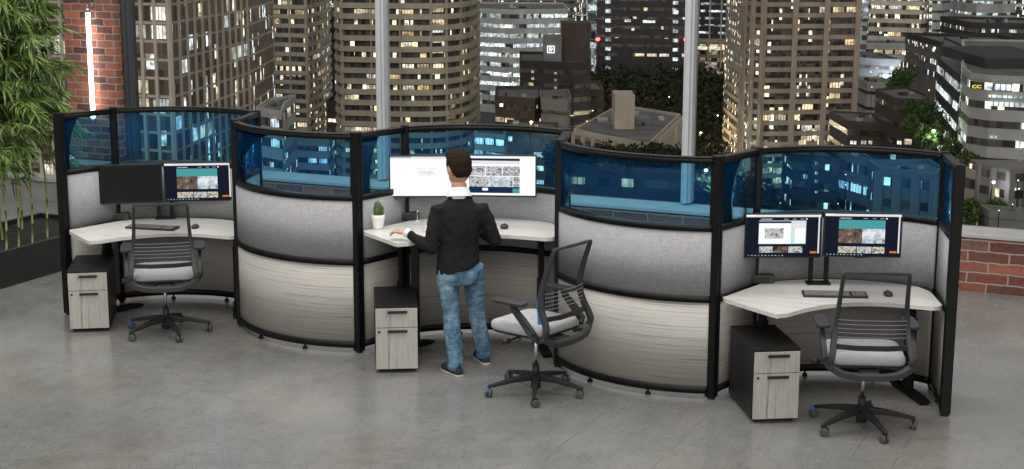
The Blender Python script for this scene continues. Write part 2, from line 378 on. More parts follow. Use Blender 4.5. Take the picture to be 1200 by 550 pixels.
def panel(kind, path, post_at, post_w, label, grp):
    base = Vector((post_at[0].x, post_at[0].y, 0)) if post_at else Vector((*((path[0]+path[-1])/2),0))
    t = thing('partition_panel', label, 'office partition', base, 0, grp)
    pth = trim(path, .022)
    fr = MB()
    for z0, z1 in ((.04,.09),(.692,.737),(1.193,1.236),(1.662,1.70)):
        fr.strip(pth, .048, z0, z1)
    fr.strip(pth, .056, 1.7005, 1.706)
    fr.build('rail', M_frame, t, base)
    MB().strip(pth, .032, .0903, .6917).build('laminate_panel', M_lamH, t, base)
    MB().strip(pth, .036, .7373, 1.1927).build('fabric_panel', M_fab, t, base)
    MB().strip(pth, .007, 1.2363, 1.6617).build('glass', M_tint, t, base)
    n = len(pth)
    for i in ((n//3, 2*n//3) if n > 5 else (n//2,)):
        p = pth[i] if n > 5 else (pth[0]+pth[-1])/2
        MB().cyl((p.x,p.y,.008), .020, .016, 14).cyl((p.x,p.y,.037), .008, .04, 8).build('levelling_foot', M_frame, t, base)
    for p, wd, rz in zip(post_at, post_w[0], post_w[1]):
        pm = MB().box((p.x,p.y,.8605), (wd, wd, 1.695), rz)
        c_, s_ = math.cos(rz), math.sin(rz)
        for sx in (-1,1):               # raised ribs leave the post's grooves
            for sy in (-1,1):
                pm.box((p.x+(c_*sx*wd*.30-s_*sy*wd*.53), p.y+(s_*sx*wd*.30+c_*sy*wd*.53), .86), (wd*.26, wd*.07, 1.67), rz)
        pm.box((p.x,p.y,1.712), (wd+.004,wd+.004,.008), rz)
        pm.build('post', M_frame, t, base, bevel=.003)
        MB().cyl((p.x,p.y,.007), wd*.42, .014, 14).build('post_foot', M_black, t, base)
    return t
ST = ('left','middle','right')
def ang(p, q): d = q-p; return math.atan2(d.y, d.x)
pf = panel('side', [A,B], [A,B], ((.066,.048),(ang(A,B),ang(A,B)+.5)), 'narrow straight partition panel between bamboo planter and left desk', 'short straight partition panels')
pb = panel('back', arc(B,C,.235), [C], ((.05,),(ang(C,D),)), 'inward curved partition panel behind the black switched off monitor', 'curved back partition panels')
pe = panel('end', [C,D], [D], ((.062,),(ang(C,D),)), 'short straight partition panel at right end of left desk', 'short straight partition panels')
pc = panel('convex', arc(D,A2,-.205), [], ((),()), 'bulging curved partition panel between left desk and man at middle desk', 'bulging front partition panels')
lab = {
 0: ('straight partition panel beside the potted cactus, left of the middle desk', 'straight partition panel between right bulging panel and box on right desk'),
 1: ('inward curved partition panel behind the man and his white screens', 'inward curved partition panel behind the two dark website screens on right desk'),
 2: ('short straight partition panel at right end of the middle desk, behind turned chair', 'short straight end partition panel nearest the bare brick wall at right'),
 3: ('bulging curved partition panel between turned empty chair and right desk', None)}
for s in (1,2):
    for k, o in enumerate((pf,pb,pe,pc)):
        if lab[k][s-1] is None: continue
        c = copy_tree(o); c.location.x += PER*s; c['label'] = lab[k][s-1]

# ------------------------------------------------------------------ DESKS
def smooth_poly(pts, rad, n=5):
    out = []; k = len(pts)
    for i in range(k):
        p = Vector(pts[i]); a = Vector(pts[i-1]); b = Vector(pts[(i+1)%k]); r = rad[i] if hasattr(rad,'__len__') else rad
        if r <= 0: out.append(p); continue
        da = (a-p); db = (b-p); r = min(r, da.length*.45, db.length*.45)
        s_ = p+da.normalized()*r; e = p+db.normalized()*r
        for j in range(n+1):
            q = j/n; out.append(s_*(1-q)**2 + p*2*q*(1-q) + e*q*q)
    return out
def cat_rom(pts, n=6):
    out = []
    for i in range(len(pts)-1):
        p0 = Vector(pts[max(i-1,0)]); p1 = Vector(pts[i]); p2 = Vector(pts[i+1]); p3 = Vector(pts[min(i+2,len(pts)-1)])
        for j in range(n):
            t = j/n; out.append(.5*((2*p1)+(p2-p0)*t+(2*p0-5*p1+4*p2-p3)*t*t+(3*p1-p0-3*p2+p3)*t**3))
    out.append(Vector(pts[-1])); return out
front = cat_rom([(-7.945,9.585),(-7.84,9.82),(-7.66,10.03),(-7.42,10.14),(-7.10,10.165)], 6)
backc = [p + (Vector((-7.70,10.3))-p).normalized()*.055 for p in arc(B,C,.235)][2:-2][::-1]
outline = smooth_poly([(-8.475,9.86),(-8.44,9.80),(-8.035,9.535),(-7.985,9.515)], [.02,.02,.03,.02]) + front + \
          [Vector((-7.062,10.20)), Vector((-7.055,10.24)), Vector((-7.19,10.60))] + backc + [Vector((-8.335,10.33))]
def desk(s, z, label):
    dx = PER*s; base = Vector((-7.8+dx, 10.2, 0))
    t = thing('desk', label, 'desk', base, 0, 'pale curved height adjustable desks')
    O = Vector((-7.8,10.2,0))
    MB().prism(outline, z-.028, z).build('desktop', M_top, t, O, bevel=.004)
    legs = ((-8.225,10.01,75,-.12,.30),(-7.30,10.545,-56,-.26,.27))
    for k, (x, y, a, f0, f1) in enumerate(legs):
        a = R_(a); d = Vector((math.cos(a), math.sin(a)))
        lg = MB().box((x,y,.30), (.085,.052,.52), a).box((x,y,(z-.04+.30)/2), (.068,.038,z-.04-.30), a)
        lg.build('leg', M_frame, t, O, bevel=.003)
        fx, fy = (x+d.x*.02, y+d.y*.02)
        fm = MB().bar([(fx+d.x*q,fy+d.y*q,zz) for q,zz in ((f0,.022),(f0*.7,.03),(f1*.7,.03),(f1,.022))], .075, [.016,.028,.028,.016])
        for q in (f0*.9,f1*.9): fm.cyl((fx+d.x*q,fy+d.y*q,.007), .022, .014, 12)
        fm.build('foot', M_frame, t, O, bevel=.003)
    # steel frame below the top
    MB().bar([(-8.05,9.70,z-.048),(-8.225,10.01,z-.048),(-7.95,10.42,z-.048)], .05, .035)\
        .bar([(-7.20,10.28,z-.048),(-7.30,10.545,z-.048),(-7.95,10.42,z-.049)], .05, .033).build('support_beam', M_frame, t, O)
    if s == 1:
        MB().box((-8.145,10.06,.50+.0), (.06,.06,.86), R_(20)).build('leg', M_frame, t, O, bevel=.003)
    return t
desk(0, .74, 'low curved desk at left with the single lit screen')
desk(1, .97, 'raised standing height curved desk the man stands at')
desk(2, .74, 'low curved desk at right below two website screens')

# ------------------------------------------------------------------ MONITORS, ARMS
def em_mix(name, cols, scale, st=1.0, kind='Object', detail=3.0):
    m, nt, out = newmat(name); e = N(nt, 'ShaderNodeEmission'); e.inputs[1].default_value = st
    n = N(nt, 'ShaderNodeTexNoise', Scale=scale, Detail=detail, Roughness=.7); L(nt, coords(nt), n.inputs[0])
    r = ramp(nt, [(.30+.42*i/(len(cols)-1), c) for i, c in enumerate(cols)]); r.color_ramp.interpolation = 'LINEAR'
    L(nt, n.outputs[0], r.inputs[0]); L(nt, r.outputs[0], e.inputs[0]); L(nt, e.outputs[0], out.inputs[0]); return m
S = dict(
 dark=glow('screen_navy',(.010,.012,.024),1), white=glow('screen_white',(.97,.97,.98),1.05), teal=glow('screen_teal',(.07,.34,.36),1),
 grey=glow('screen_grey',(.42,.43,.45),1), bar=glow('screen_bar',(.80,.80,.82),1), orange=glow('screen_orange',(.8,.20,.03),1),
 mint=glow('screen_mint',(.55,.82,.78),1), navy=glow('screen_bluebar',(.01,.03,.08),1), pink=glow('screen_pink',(.9,.75,.77),1),
 photo1=em_mix('screen_photo_room',[(.02,.016,.014),(.10,.07,.06),(.22,.15,.12),(.62,.58,.55)],24),
 photo2=em_mix('screen_photo_office',[(.04,.05,.06),(.45,.52,.58),(.75,.80,.85),(.9,.92,.95)],20),
 photo3=em_mix('screen_photo_strip',[(.02,.02,.02),(.35,.30,.24),(.8,.75,.6),(.06,.05,.05),(.85,.85,.8)],30),
 photo4=em_mix('screen_photo_grey',[(.02,.02,.025),(.25,.25,.26),(.7,.71,.72),(.1,.12,.13),(.8,.82,.82)],26))
SK = list(S); SM = [S[k] for k in SK]
MW, MH = .545, .318
def screen(parent, rects, text=None):
    """rects: (u0,v0,u1,v1,key) in 0..1 of the lit area, v down; each later one lies a hair in front"""
    mb = MB(); w, h = MW-.018, MH-.022
    for i, (u0,v0,u1,v1,k) in enumerate(rects):
        y = -.0175-.0005*i
        x0, x1 = -w/2+u0*w, -w/2+u1*w; z1, z0 = h/2-v0*h+.002, h/2-v1*h+.002
        mb.quad((x0,y,z0),(x1,y,z0),(x1,y,z1),(x0,y,z1), SK.index(k))
    o = mb.build('screen', SM, parent)
    if text:
        for (tx, u, v, size, key) in text:
            q = text_mesh('screen_text', tx, size, S[key]); q.parent = o
            q.location = (-w/2+u*w, -.0235, h/2-v*h); q.rotation_euler = (R_(90),0,0)
    return o
rng = random.Random(3)
def taskbar(v0=.945):
    r = [(0,v0,1,1,'dark')]
    for i in range(11): r.append((.03+i*.045,.962,.05+i*.045,.985,'grey' if i%3 else 'teal'))
    return r
SITE = [(0,0,1,1,'dark'),(0,.0,1,.055,'bar'),(0,.0,.13,.03,'white'),(.965,.055,.985,.93,'bar'),(.2,.09,.34,.115,'grey'),(.50,.095,.56,.11,'grey'),(.62,.095,.67,.11,'grey'),(.72,.095,.77,.11,'grey'),(.795,.085,.815,.115,'white')]
home = SITE+[(.18,.14,.79,.35,'teal'),(.18,.35,.485,.70,'photo1'),(.49,.35,.79,.70,'photo2'),(.18,.78,.42,.94,'photo3'),(.43,.78,.62,.94,'photo4'),(.63,.78,.79,.94,'photo3'),(.86,.88,.95,.925,'orange')]+taskbar()
product = SITE+[(.17,.14,.80,.70,'white'),(.17,.15,.62,.20,'navy'),(.60,.15,.80,.70,'mint'),(.62,.20,.79,.30,'pink'),(.65,.32,.79,.68,'white'),(.25,.32,.50,.57,'photo4'),(.18,.76,.36,.91,'photo4'),(.37,.76,.56,.91,'photo1'),(.57,.76,.76,.91,'photo4'),(.86,.88,.95,.925,'orange')]+taskbar()
search = [(0,0,1,1,'white'),(0,0,1,.055,'bar'),(0,0,.3,.028,'grey'),(.36,.30,.66,.305,'grey'),(.40,.455,.52,.475,'bar'),(.53,.455,.66,.475,'bar')]
gal = [(0,0,1,1,'white'),(0,0,1,.02,'bar'),(.06,.06,.78,.12,'navy'),(.06,.12,.78,.20,'bar'),(.06,.26,.29,.50,'photo4'),(.30,.26,.53,.50,'photo4'),(.54,.26,.78,.50,'photo4'),
       (.06,.52,.34,.78,'photo4'),(.35,.52,.68,.78,'photo2'),(.69,.52,.78,.78,'photo4'),(.06,.78,.78,.94,'navy'),(.25,.81,.33,.88,'white'),(.68,.82,.78,.93,'teal')]
M_off = plain('screen_off', (.005,.005,.0055), .5, var=.05, spec=.2)
def monitor(x, y, z, rz, label, rects, text=None, off=False, k=1.0):
    t = thing('monitor', label, 'computer monitor', (x,y,z), rz, 'monitors on desk arms'); t.scale = (k,k,k)
    MB().box((0,0,0), (MW,.03,MH)).box((0,.022,0), (MW*.7,.02,MH*.6)).build('housing', M_black, t, bevel=.003)
    if off: MB().box((0,-.0160,.003), (MW-.016,.001,MH-.02)).build('screen', M_off, t)
    else: screen(t, rects, text)
    return t
def along(px, py, d, ang_): return px+math.cos(ang_)*d, py+math.sin(ang_)*d
def mon_pair(s, cx, cy, cz, rz, z, labs, spec, lab_arm, sz=1.0):
    """cx,cy,cz: point between the two monitors; z desk height"""
    half = MW/2*sz+.006
    for k, sg in enumerate((-1,1)):
        a = rz + R_(3)*(-sg)*-1
        x, y = along(cx, cy, sg*half, rz)
        m = monitor(x, y, cz+(.004*sg), rz+R_(2.5)*-sg, labs[k], *spec[k][:2], off=spec[k][2], k=sz)
    # arms: two upright posts on one plate, each with an arm to a monitor's back
    bx, by = cx-math.sin(rz)*.10, cy+math.cos(rz)*.10
    t = thing('monitor_stand', lab_arm, 'monitor stand', (bx,by,z+.001), rz, 'twin monitor stands')
    MB().box((0,0,.006), (.17,.10,.012)).build('base_plate', M_frame, t, bevel=.002)
    for sg in (-1,1):
        h = cz-z-.02
        MB().box((sg*.055,0,.012+h/2), (.03,.03,h)).build('post', M_frame, t, bevel=.002)
        MB().bar([(sg*.055,0,h-.06),(sg*.16,.0,h-.085),(sg*half,-.035,h-.10)], .03, .025).box((sg*half,-.045,h-.01),(.10,.012,.10)).box((sg*half,-.043,h-.07),(.02,.02,.10)).build('arm', M_frame, t)
        if True: MB().bar([(sg*(half-.09),-.02,h+.0-MH/2+.028),(sg*(half-.03),-.02,h-MH/2+.010),(sg*(half+.05),-.02,h-MH/2+.010),(sg*(half+.09),-.02,h-MH/2+.028)], .035, .016).build('handle_plate', M_frame, t)
OFF = ([], None, True)
mon_pair(0, -7.99, 10.50, 1.072, R_(33), .74, ('switched off black monitor left of the lit one on the left desk','lit monitor showing a dark web page on the left desk'),
   (OFF, (home, [('STRONG PROJECT',.27,.112,.011,'grey')], False)), 'twin black monitor stand on the left desk', 1.07)
mon_pair(1, -5.10, 10.45, 1.337, R_(23), .97, ('white search page monitor left of the standing man\'s head','monitor with a photo gallery page right of the standing man\'s head'),
   ((search, [('Google',.51,.42,.036,'grey')], False), (gal, None, False)), 'twin black monitor stand on the raised desk behind the man', 1.04)
mon_pair(2, -2.275, 10.42, 1.115, R_(23), .74, ('monitor with a white product page in a dark web page, left screen of right desk','monitor with teal banner and room photos, right screen of right desk'),
   ((product, [('STRONG PROJECT',.27,.112,.011,'grey')], False), (home, [('STRONG PROJECT',.27,.112,.011,'grey')], False)), 'twin black monitor stand on the right desk')

# ------------------------------------------------------------------ SMALL THINGS ON THE DESKS
def dark_box(x, y, z, rz, label):
    t = thing('desk_power_box', label, 'desk box', (x,y,z), rz, 'small dark boxes beside the monitors')
    MB().prism([(-.105,-.035),(.105,-.035),(.105,.05),(-.105,.05)], .0, .062).build('body', M_grey, t, bevel=.010, seg=3)
    MB().box((0,-.0365,.03), (.13,.003,.034)).build('front_panel', M_black, t, bevel=.001)
dark_box(-8.385,10.36,.741,R_(28),'dark box on the left desk under the switched off monitor')
dark_box(-5.555,10.35,.971,R_(26),'dark box on the raised desk behind the potted cactus')
dark_box(-2.70,10.36,.741,R_(26),'dark box at left back of the right desk')
t = thing('pen_stand', 'thin white upright stand right of the dark box on the raised desk', 'stand', (-5.44,10.33,.971))
MB().cyl((0,0,.003), .024, .006, 16).build('base', plain('white_plastic',(.7,.7,.7),.35), t)
MB().tube([(0,0,.006),(0,0,.07),(.006,0,.085)], [.006,.005,.007], 8).build('stem', bpy.data.materials['white_plastic'], t)

def keyboard(x, y, z, rz, label, m1, m2):
    t = thing('keyboard', label, 'keyboard', (x,y,z), rz, 'desk keyboards')
    MB().box((0,0,.009), (.44,.135,.016), rx=R_(2)).build('case', m1, t, bevel=.004)
    kb = MB()
    rows = [(-.052,[.04]*3+[.16]+[.04]*3),(-.028,[.045]+[.0205]*10+[.045]),(-.006,[.035]+[.0205]*11+[.03]),(.016,[.03]+[.0205]*12),(.038,[.0205]*13+[.03])]
    for yy, ws in rows:
        X = -.21; tot = sum(ws); sc_ = .31/tot
        for wk in ws:
            wk *= sc_; kb.box((X+wk/2, yy, .0205+.035*yy), (wk-.004,.0175,.006)); X += wk
        for q in range(4): kb.box((.125+q*.023, yy, .0205+.035*yy), (.0185,.0175,.006))
    kb.build('keys', m2, t)
kb_case = plain('keyboard_case',(.012,.012,.013),.5); kb_key = plain('keyboard_key',(.19,.19,.195),.6)
kb_sil = plain('silver_case',(.55,.56,.58),.35,.4); kb_wh = plain('white_key',(.62,.63,.65),.5)
keyboard(-7.87,10.17,.741,R_(10),'black keyboard on the left desk',kb_case,kb_key)
keyboard(-2.125,10.20,.741,R_(20),'black keyboard on the right desk',kb_case,kb_key)
keyboard(-5.03,10.12,.971,R_(22),'silver keyboard in front of the standing man',kb_sil,kb_wh)
def mouse(x, y, z, rz, label):
    t = thing('computer_mouse', label, 'computer mouse', (x,y,z), rz, 'desk mice')
    MB().ell((0,0,.012), (.032,.052,.021), 16, 10).build('shell', M_grey, t)
    MB().cyl((0,.022,.031), .006, .005, 10, axis=(1,0,0)).build('scroll_wheel', M_black, t)
mouse(-7.555,10.335,.741,R_(20),'dark mouse on the left desk')
mouse(-1.79,10.36,.741,R_(20),'dark mouse on the right desk')
mouse(-4.71,10.37,.971,R_(20),'dark mouse on the raised desk by the man\'s right elbow')

# cactus
t = thing('potted_cactus', 'small green cactus in a white pot on the raised desk', 'cactus', (-5.57,9.935,.971))
prof = [(0,0),(.036,0),(.041,.02),(.050,.085),(.052,.112),(.047,.112),(.045,.098),(0,.098)]
def lathe(mb, prof, n=28, c=(0,0,0), mi=0, wob=None):
    vs = []; fs = []; k = len(prof)
    for i in range(n):
        a = 2*math.pi*i/n
        for j, (r, z) in enumerate(prof):
            rr = r*(wob(a) if wob else 1); vs.append((c[0]+rr*math.cos(a), c[1]+rr*math.sin(a), c[2]+z))
    for i in range(n):
        for j in range(k-1):
            a = i*k+j; b = ((i+1)%n)*k+j; fs.append((a,b,b+1,a+1))
    mb.add(vs, fs, mi, True); return mb
lathe(MB(), prof).build('pot', plain('white_ceramic',(.78,.78,.76),.3,var=.03), t, fix=False)
lathe(MB(), [(0,.103),(.03,.104),(.046,.1)]).build('soil', plain('potting_soil',(.10,.075,.05),.95,var=.5,scale=90), t)
M_cactus = plain('cactus_green',(.055,.115,.035),.6,var=.35,scale=60); M_spine = plain('cactus_spine',(.45,.36,.20),.7)
cm = MB(); sp = MB()
for (cx, cy, h, r) in ((0,0,.115,.026),(-.022,.012,.075,.018),(.02,.015,.085,.018),(.004,-.02,.065,.016)):
    pr = [(r*.8,.10),(r,.10+h*.3),(r*1.02,.10+h*.65),(r*.9,.10+h*.83),(r*.6,.10+h*.95),(0.0,.10+h)]
    lathe(cm, pr, 40, (cx,cy,0), wob=lambda a: 1+.14*math.cos(10*a))
    for k in range(10):
        a = 2*math.pi*k/10
        for j in range(7):
            z = .11+h*.85*j/7; rr = r*1.12*(1-.25*(j/7)**3)
            for q in range(3):
                d = Vector((math.cos(a+(q-1)*.5), math.sin(a+(q-1)*.5), .4*(q-1)+.2)).normalized()
                p = Vector((cx+rr*math.cos(a), cy+rr*math.sin(a), z)); s3 = d.cross(Vector((0,0,1))).normalized()*.0009
                sp.add([p-s3, p+s3, p+d*.011], [(0,1,2)])
cm.build('cactus_body', M_cactus, t); sp.build('spines', M_spine, t)

# ------------------------------------------------------------------ PEDESTALS
def pedestal(x, y, rz, label, lower=.515):
    """x,y = bottom front-left corner"""
    t = thing('drawer_cabinet', label, 'drawer cabinet', (x,y,0), rz, 'two drawer cabinets beside the desks')
    W, Dp = .312, .60
    MB().box((W/2, Dp/2+.011, .262), (W, Dp-.022, .464)).build('carcass', M_espresso, t, bevel=.0015)
    MB().box((W/2, Dp/2, .505), (W+.004, Dp+.004, .021)).build('top', M_espresso, t, bevel=.002)
    for z0, z1, hz in ((.034,.345,.322),(.350,.492,.467)):
        d = MB().box((W/2, -.0, (z0+z1)/2), (W-.006, .02, z1-z0)).build('drawer', M_lamV, t, bevel=.001)
        MB().box((W*.52, -.024, hz), (.145,.010,.020)).box((W*.52-.055,-.014,hz),(.012,.012,.012)).box((W*.52+.055,-.014,hz),(.012,.012,.012)).build('handle', M_black, d, bevel=.002)
        if z0 < .1: MB().cyl((.028,-.012,.318), .009, .006, 14, axis=(0,1,0)).build('lock', M_black, d)
    for px, py in ((.035,.04),(W-.035,.04),(.035,Dp-.05),(W-.035,Dp-.05)):
        MB().cyl((px,py,.014), .014, .018, 12, axis=(1,0,0)).box((px,py,.026),(.03,.03,.008)).build('caster', M_black, t)
pedestal(-8.119,9.375,R_(33),'two drawer cabinet beside the left desk, black side at right')
pedestal(-5.31,9.405,R_(30),'two drawer cabinet between cactus desk end and the standing man')
pedestal(-2.473,9.426,R_(31),'two drawer cabinet beside the right desk with its black side showing')

# ------------------------------------------------------------------ CHAIRS
def make_chair(label):
    t = thing('office_chair', label, 'office chair', (0,0,0), 0, 'mesh back office chairs')
    # five star base
    MB().cyl((0,0,.085), .035, .09, 20).cyl((0,0,.135), .045, .03, 20, r2=.03).build('hub', M_black, t)
    for k in range(5):
        a = 2*math.pi*k/5 + R_(18+54)
        d = Vector((math.cos(a), math.sin(a), 0))
        l = MB().bar([d*.025+Vector((0,0,.122)), d*.16+Vector((0,0,.108)), d*.325+Vector((0,0,.075)), d*.35+Vector((0,0,.072))], [.05,.040,.028,.024], [.05,.036,.022,.020]).build('base_leg', M_black, t, bevel=.006)
        q = d*.34; side = Vector((-d.y, d.x, 0))
        ca = a + 1.1*k
        dd = Vector((math.cos(ca), math.sin(ca), 0)); ss = Vector((-dd.y,dd.x,0)); c0 = q + dd*.012 + Vector((0,0,.029))
        w_ = MB()
        for sg in (-1,1): w_.cyl(c0+ss*.014*sg, .029, .016, 20, axis=ss)
        w = w_.build('caster', M_caster, t, bevel=.003)
        MB().cyl(q+Vector((0,0,.062)), .009, .03, 10).box(c0+Vector((0,0,.026)), (.045,.012,.018), ca).build('caster_hood', M_blue if k == 1 else M_black, w)
    MB().cyl((0,0,.16), .026, .10, 18).build('gas_column', M_black, t)
    MB().cyl((0,0,.32), .0135, .24, 14).build('gas_rod', M_chrome, t)
    mech = MB().box((0,.0,.405), (.17,.26,.05)).box((0,-.11,.415), (.30,.09,.035))
    mech.build('tilt_mechanism', M_black, t, bevel=.008)
    MB().cyl((-.20,.02,.395), .008, .20, 10, axis=(1,0,0)).cyl((-.31,.02,.395), .021, .05, 16, axis=(1,0,0)).build('height_knob', M_black, t)
    # seat
    sp = smooth_poly([(-.235,-.21),(.235,-.21),(.25,.10),(.235,.245),(-.235,.245),(-.25,.10)], [.05,.05,.08,.07,.07,.08])
    bm = bmesh.new(); me = bpy.data.meshes.new('seat')
    rings = []
    lev = [(.435,.955),(.443,.99),(.46,1.0),(.478,.995),(.492,.96),(.499,.88)]
    for z, s_ in lev: rings.append([bm.verts.new((p.x*s_, .015+(p.y-.015)*s_, z)) for p in sp])
    for a_, b_ in zip(rings, rings[1:]):
        for j in range(len(sp)): bm.faces.new((a_[j],a_[(j+1)%len(sp)],b_[(j+1)%len(sp)],b_[j]))
    bm.faces.new(rings[0][::-1])
    ctr = []
    prev = rings[-1]
    for s_, z in ((.6,.4985),(.3,.497)):
        nr = [bm.verts.new((p.x*s_, .015+(p.y-.015)*s_, z)) for p in sp]
        for j in range(len(sp)): bm.faces.new((prev[j],prev[(j+1)%len(sp)],nr[(j+1)%len(sp)],nr[j]))
        prev = nr
    bm.faces.new(prev)
    for f in bm.faces: f.smooth = True
    bmesh.ops.recalc_face_normals(bm, faces=bm.faces); bm.to_mesh(me); bm.free(); me.materials.append(M_seat)
    so = bpy.data.objects.new('seat', me); COL.objects.link(so); so.parent = t
    MB().prism([(p.x*.95, p.y*.95) for p in sp], .418, .434).build('seat_pan', M_black, t, bevel=.003)
    # back frame
    prof = [(-.315,1.065,.205),(-.27,.95,.208),(-.225,.81,.215),(-.215,.70,.225),(-.235,.62,.235),(-.275,.54,.245),(-.285,.485,.255),(-.25,.435,.25),(-.17,.405,.20)]
    prof2 = cat_rom([Vector((x,y,z)) for y,z,x in prof], 4)
    fr = MB()
    for sg in (-1,1):
        k = len(prof2)
        pts = [Vector((sg*p.x,p.y,p.z)) for p in prof2]
        ws = [.021+.018*min(1,i/(k*.6)) for i in range(k)]
        fr.bar(pts, ws, [.028+.012*math.sin(math.pi*i/k) for i in range(k)], up=(0,1,.2))
    fr.build('back_upright', M_grey, t, bevel=.006)
    low = [Vector((sg_*x, y, z)) for sg_, x, y, z in ((-1,.27,-.262,.455),(-1,.19,-.285,.405),(-1,.08,-.29,.385),(1,.08,-.29,.385),(1,.19,-.285,.405),(1,.27,-.262,.455))]
    MB().bar(cat_rom(low,4), .05, .042, up=(0,0,1)).bar([(0,-.28,.39),(0,-.16,.395),(0,-.05,.405)],.12,.03).build('back_cradle', M_grey, t, bevel=.006)
    MB().bar([(-.205,-.315,1.065),(-.1,-.332,1.07),(0,-.337,1.071),(.1,-.332,1.07),(.205,-.315,1.065)], .022, .016).build('top_rail', M_grey, t)
    MB().bar([(-.24,-.255,.575),(-.1,-.285,.572),(.1,-.285,.572),(.24,-.255,.575)], .022, .030).build('lower_rail', M_black, t)
    # mesh sheet
    ms = MB(); cols = 9; pr = [p for p in prof2 if p.z > .57]
    vs = []; fs = []
    for p in pr:
        for c_ in range(cols):
            u = -1+2*c_/(cols-1); vs.append((u*(p.x-.008), p.y-.02*(1-u*u), p.z))
    for i in range(len(pr)-1):
        for c_ in range(cols-1): a_ = i*cols+c_; fs.append((a_,a_+1,a_+cols+1,a_+cols))
    ms.add(vs, fs, 0, True).build('mesh_back', M_mesh, t)
    M_slat = bpy.data.materials.get('slat_grey') or plain('slat_grey',(.24,.245,.25),.4)
    for k in range(5):
        z = .635+.028*k
        MB().bar([(-.215,-.243+.0*k,z),(-.1,-.262,z),(.1,-.262,z),(.215,-.243,z)], .003, .0035).build('lumbar_slat', M_slat, t)
    MB().bar([(-.205,-.20,.76),(-.222,-.195,.68),(-.235,-.215,.60),(-.245,-.225,.54)], .012, .030, up=(0,1,0)).build('blue_back_strip', M_blue, t)
    for sg in (-1,1):
        x = sg*.285
        MB().bar([(sg*.255,-.20,.44),(sg*.285,-.19,.47),(x,-.12,.545),(x,-.035,.62),(x,-.02,.655)], [.03,.034,.034,.03,.03], [.05,.06,.055,.045,.04]).build('arm_post', M_grey, t, bevel=.006)
        pad = smooth_poly([(x-.045,-.13),(x+.045,-.13),(x+.048,.10),(x+.03,.15),(x-.03,.15),(x-.048,.10)], .03, 4)
        MB().prism(pad, .657, .682).build('arm_pad', M_grey, t, bevel=.008, seg=3)
        MB().cyl((x,-.03,.648), .028, .02, 14).build('pad_swivel', M_black, t)
    for q in list(t.children):
        if q.name.split('.')[0] not in ('hub','base_leg','caster','gas_column','gas_rod'): q.location.z += .045
    return t
ch = make_chair('empty mesh back office chair pulled up to the left desk')
ch.location = (-7.41,9.70,0); ch.rotation_euler.z = R_(36)
c1 = copy_tree(ch); c1.location = (-4.05,9.46,0); c1.rotation_euler.z = R_(23+52); c1['label'] = 'mesh back office chair turned sideways, right of the standing man'
c2 = copy_tree(ch); c2.location = (-1.80,9.66,0); c2.rotation_euler.z = R_(20); c2['label'] = 'empty mesh back office chair pulled up to the right desk'

# ------------------------------------------------------------------ PERSON
def remeshed(mb, name, voxel, mats, parent, smooth_it=6, tex=None):
    o = mb.build(name, mats, parent)
    r = o.modifiers.new('r','REMESH'); r.mode = 'VOXEL'; r.voxel_size = voxel; r.use_smooth_shade = True
    s_ = o.modifiers.new('s','SMOOTH'); s_.factor = .5; s_.iterations = smooth_it
    if tex:
        d = o.modifiers.new('d','DISPLACE'); d.texture = tex[0]; d.strength = tex[1]; d.mid_level = .5; d.texture_coords = 'LOCAL'
    dg = bpy.context.evaluated_depsgraph_get()
    me = bpy.data.meshes.new_from_object(o.evaluated_get(dg)); me.name = name
    old = o.data; o.modifiers.clear(); o.data = me
    if not me.materials: me.materials.append(mats if not isinstance(mats,list) else mats[0])
    for p in me.polygons: p.use_smooth = True
    return o
def loft(mb, rings, n=20):
    """rings: (center, rx, ry, rotz) horizontal ellipses, bottom to top"""
    vs = []; fs = []
    for c, rx, ry, rz, *tl in rings:
        for j in range(n):
            a = 2*math.pi*j/n; x = rx*math.cos(a); y = ry*math.sin(a)
            vs.append((c[0]+x*math.cos(rz)-y*math.sin(rz), c[1]+x*math.sin(rz)+y*math.cos(rz), c[2]+(tl[0]*x if tl else 0)))
    k = len(rings)
    for i in range(k-1):
        for j in range(n): fs.append((i*n+j, i*n+(j+1)%n, (i+1)*n+(j+1)%n, (i+1)*n+j))
    fs += [tuple(range(n-1,-1,-1)), tuple((k-1)*n+j for j in range(n))]
    mb.add(vs, fs, 0, True); return mb
M_skin = plain('skin', (.46,.25,.175), .5, var=.08, scale=14)
M_hair = plain('dark_brown_hair', (.020,.011,.0075), .85, var=.5, scale=160, spec=.12, bmp=.5)
M_knit = fabric('black_knit', (.006,.0055,.006), (.021,.0195,.021), 300)
M_shirt = plain('white_shirt', (.72,.73,.76), .8, var=.04)
def mk_jeans():
    m, nt, out = newmat('washed_blue_denim'); b = pbsdf(nt, out, Roughness=.9); b.inputs['Specular IOR Level'].default_value = .1
    n1 = N(nt, 'ShaderNodeTexNoise', Scale=4.5, Detail=5.0, Roughness=.6, Distortion=.4); L(nt, coords(nt,(1.3,1.3,.5)), n1.inputs[0])
    n2 = N(nt, 'ShaderNodeTexNoise', Scale=38.0, Detail=4.0, Roughness=.7); L(nt, coords(nt,(.6,.6,2.6)), n2.inputs[0])
    ma = N(nt, 'ShaderNodeMath', operation='MULTIPLY_ADD'); ma.inputs[1].default_value = .45; L(nt, n2.outputs[0], ma.inputs[0]); L(nt, n1.outputs[0], ma.inputs[2])
    r = ramp(nt, [(.46,(.028,.055,.10)),(.62,(.06,.12,.19)),(.76,(.12,.215,.30)),(.90,(.24,.35,.43)),(1,(.42,.51,.57))]); L(nt, ma.outputs[0], r.inputs[0]); L(nt, r.outputs[0], b.inputs['Base Color'])
    bump(nt, b, n2.outputs[0], .8, .006); return m
M_jeans = mk_jeans()
man = thing('person', 'standing man in black sweater and washed blue jeans at the raised desk', 'person', (-4.749,9.683,0), YAW)
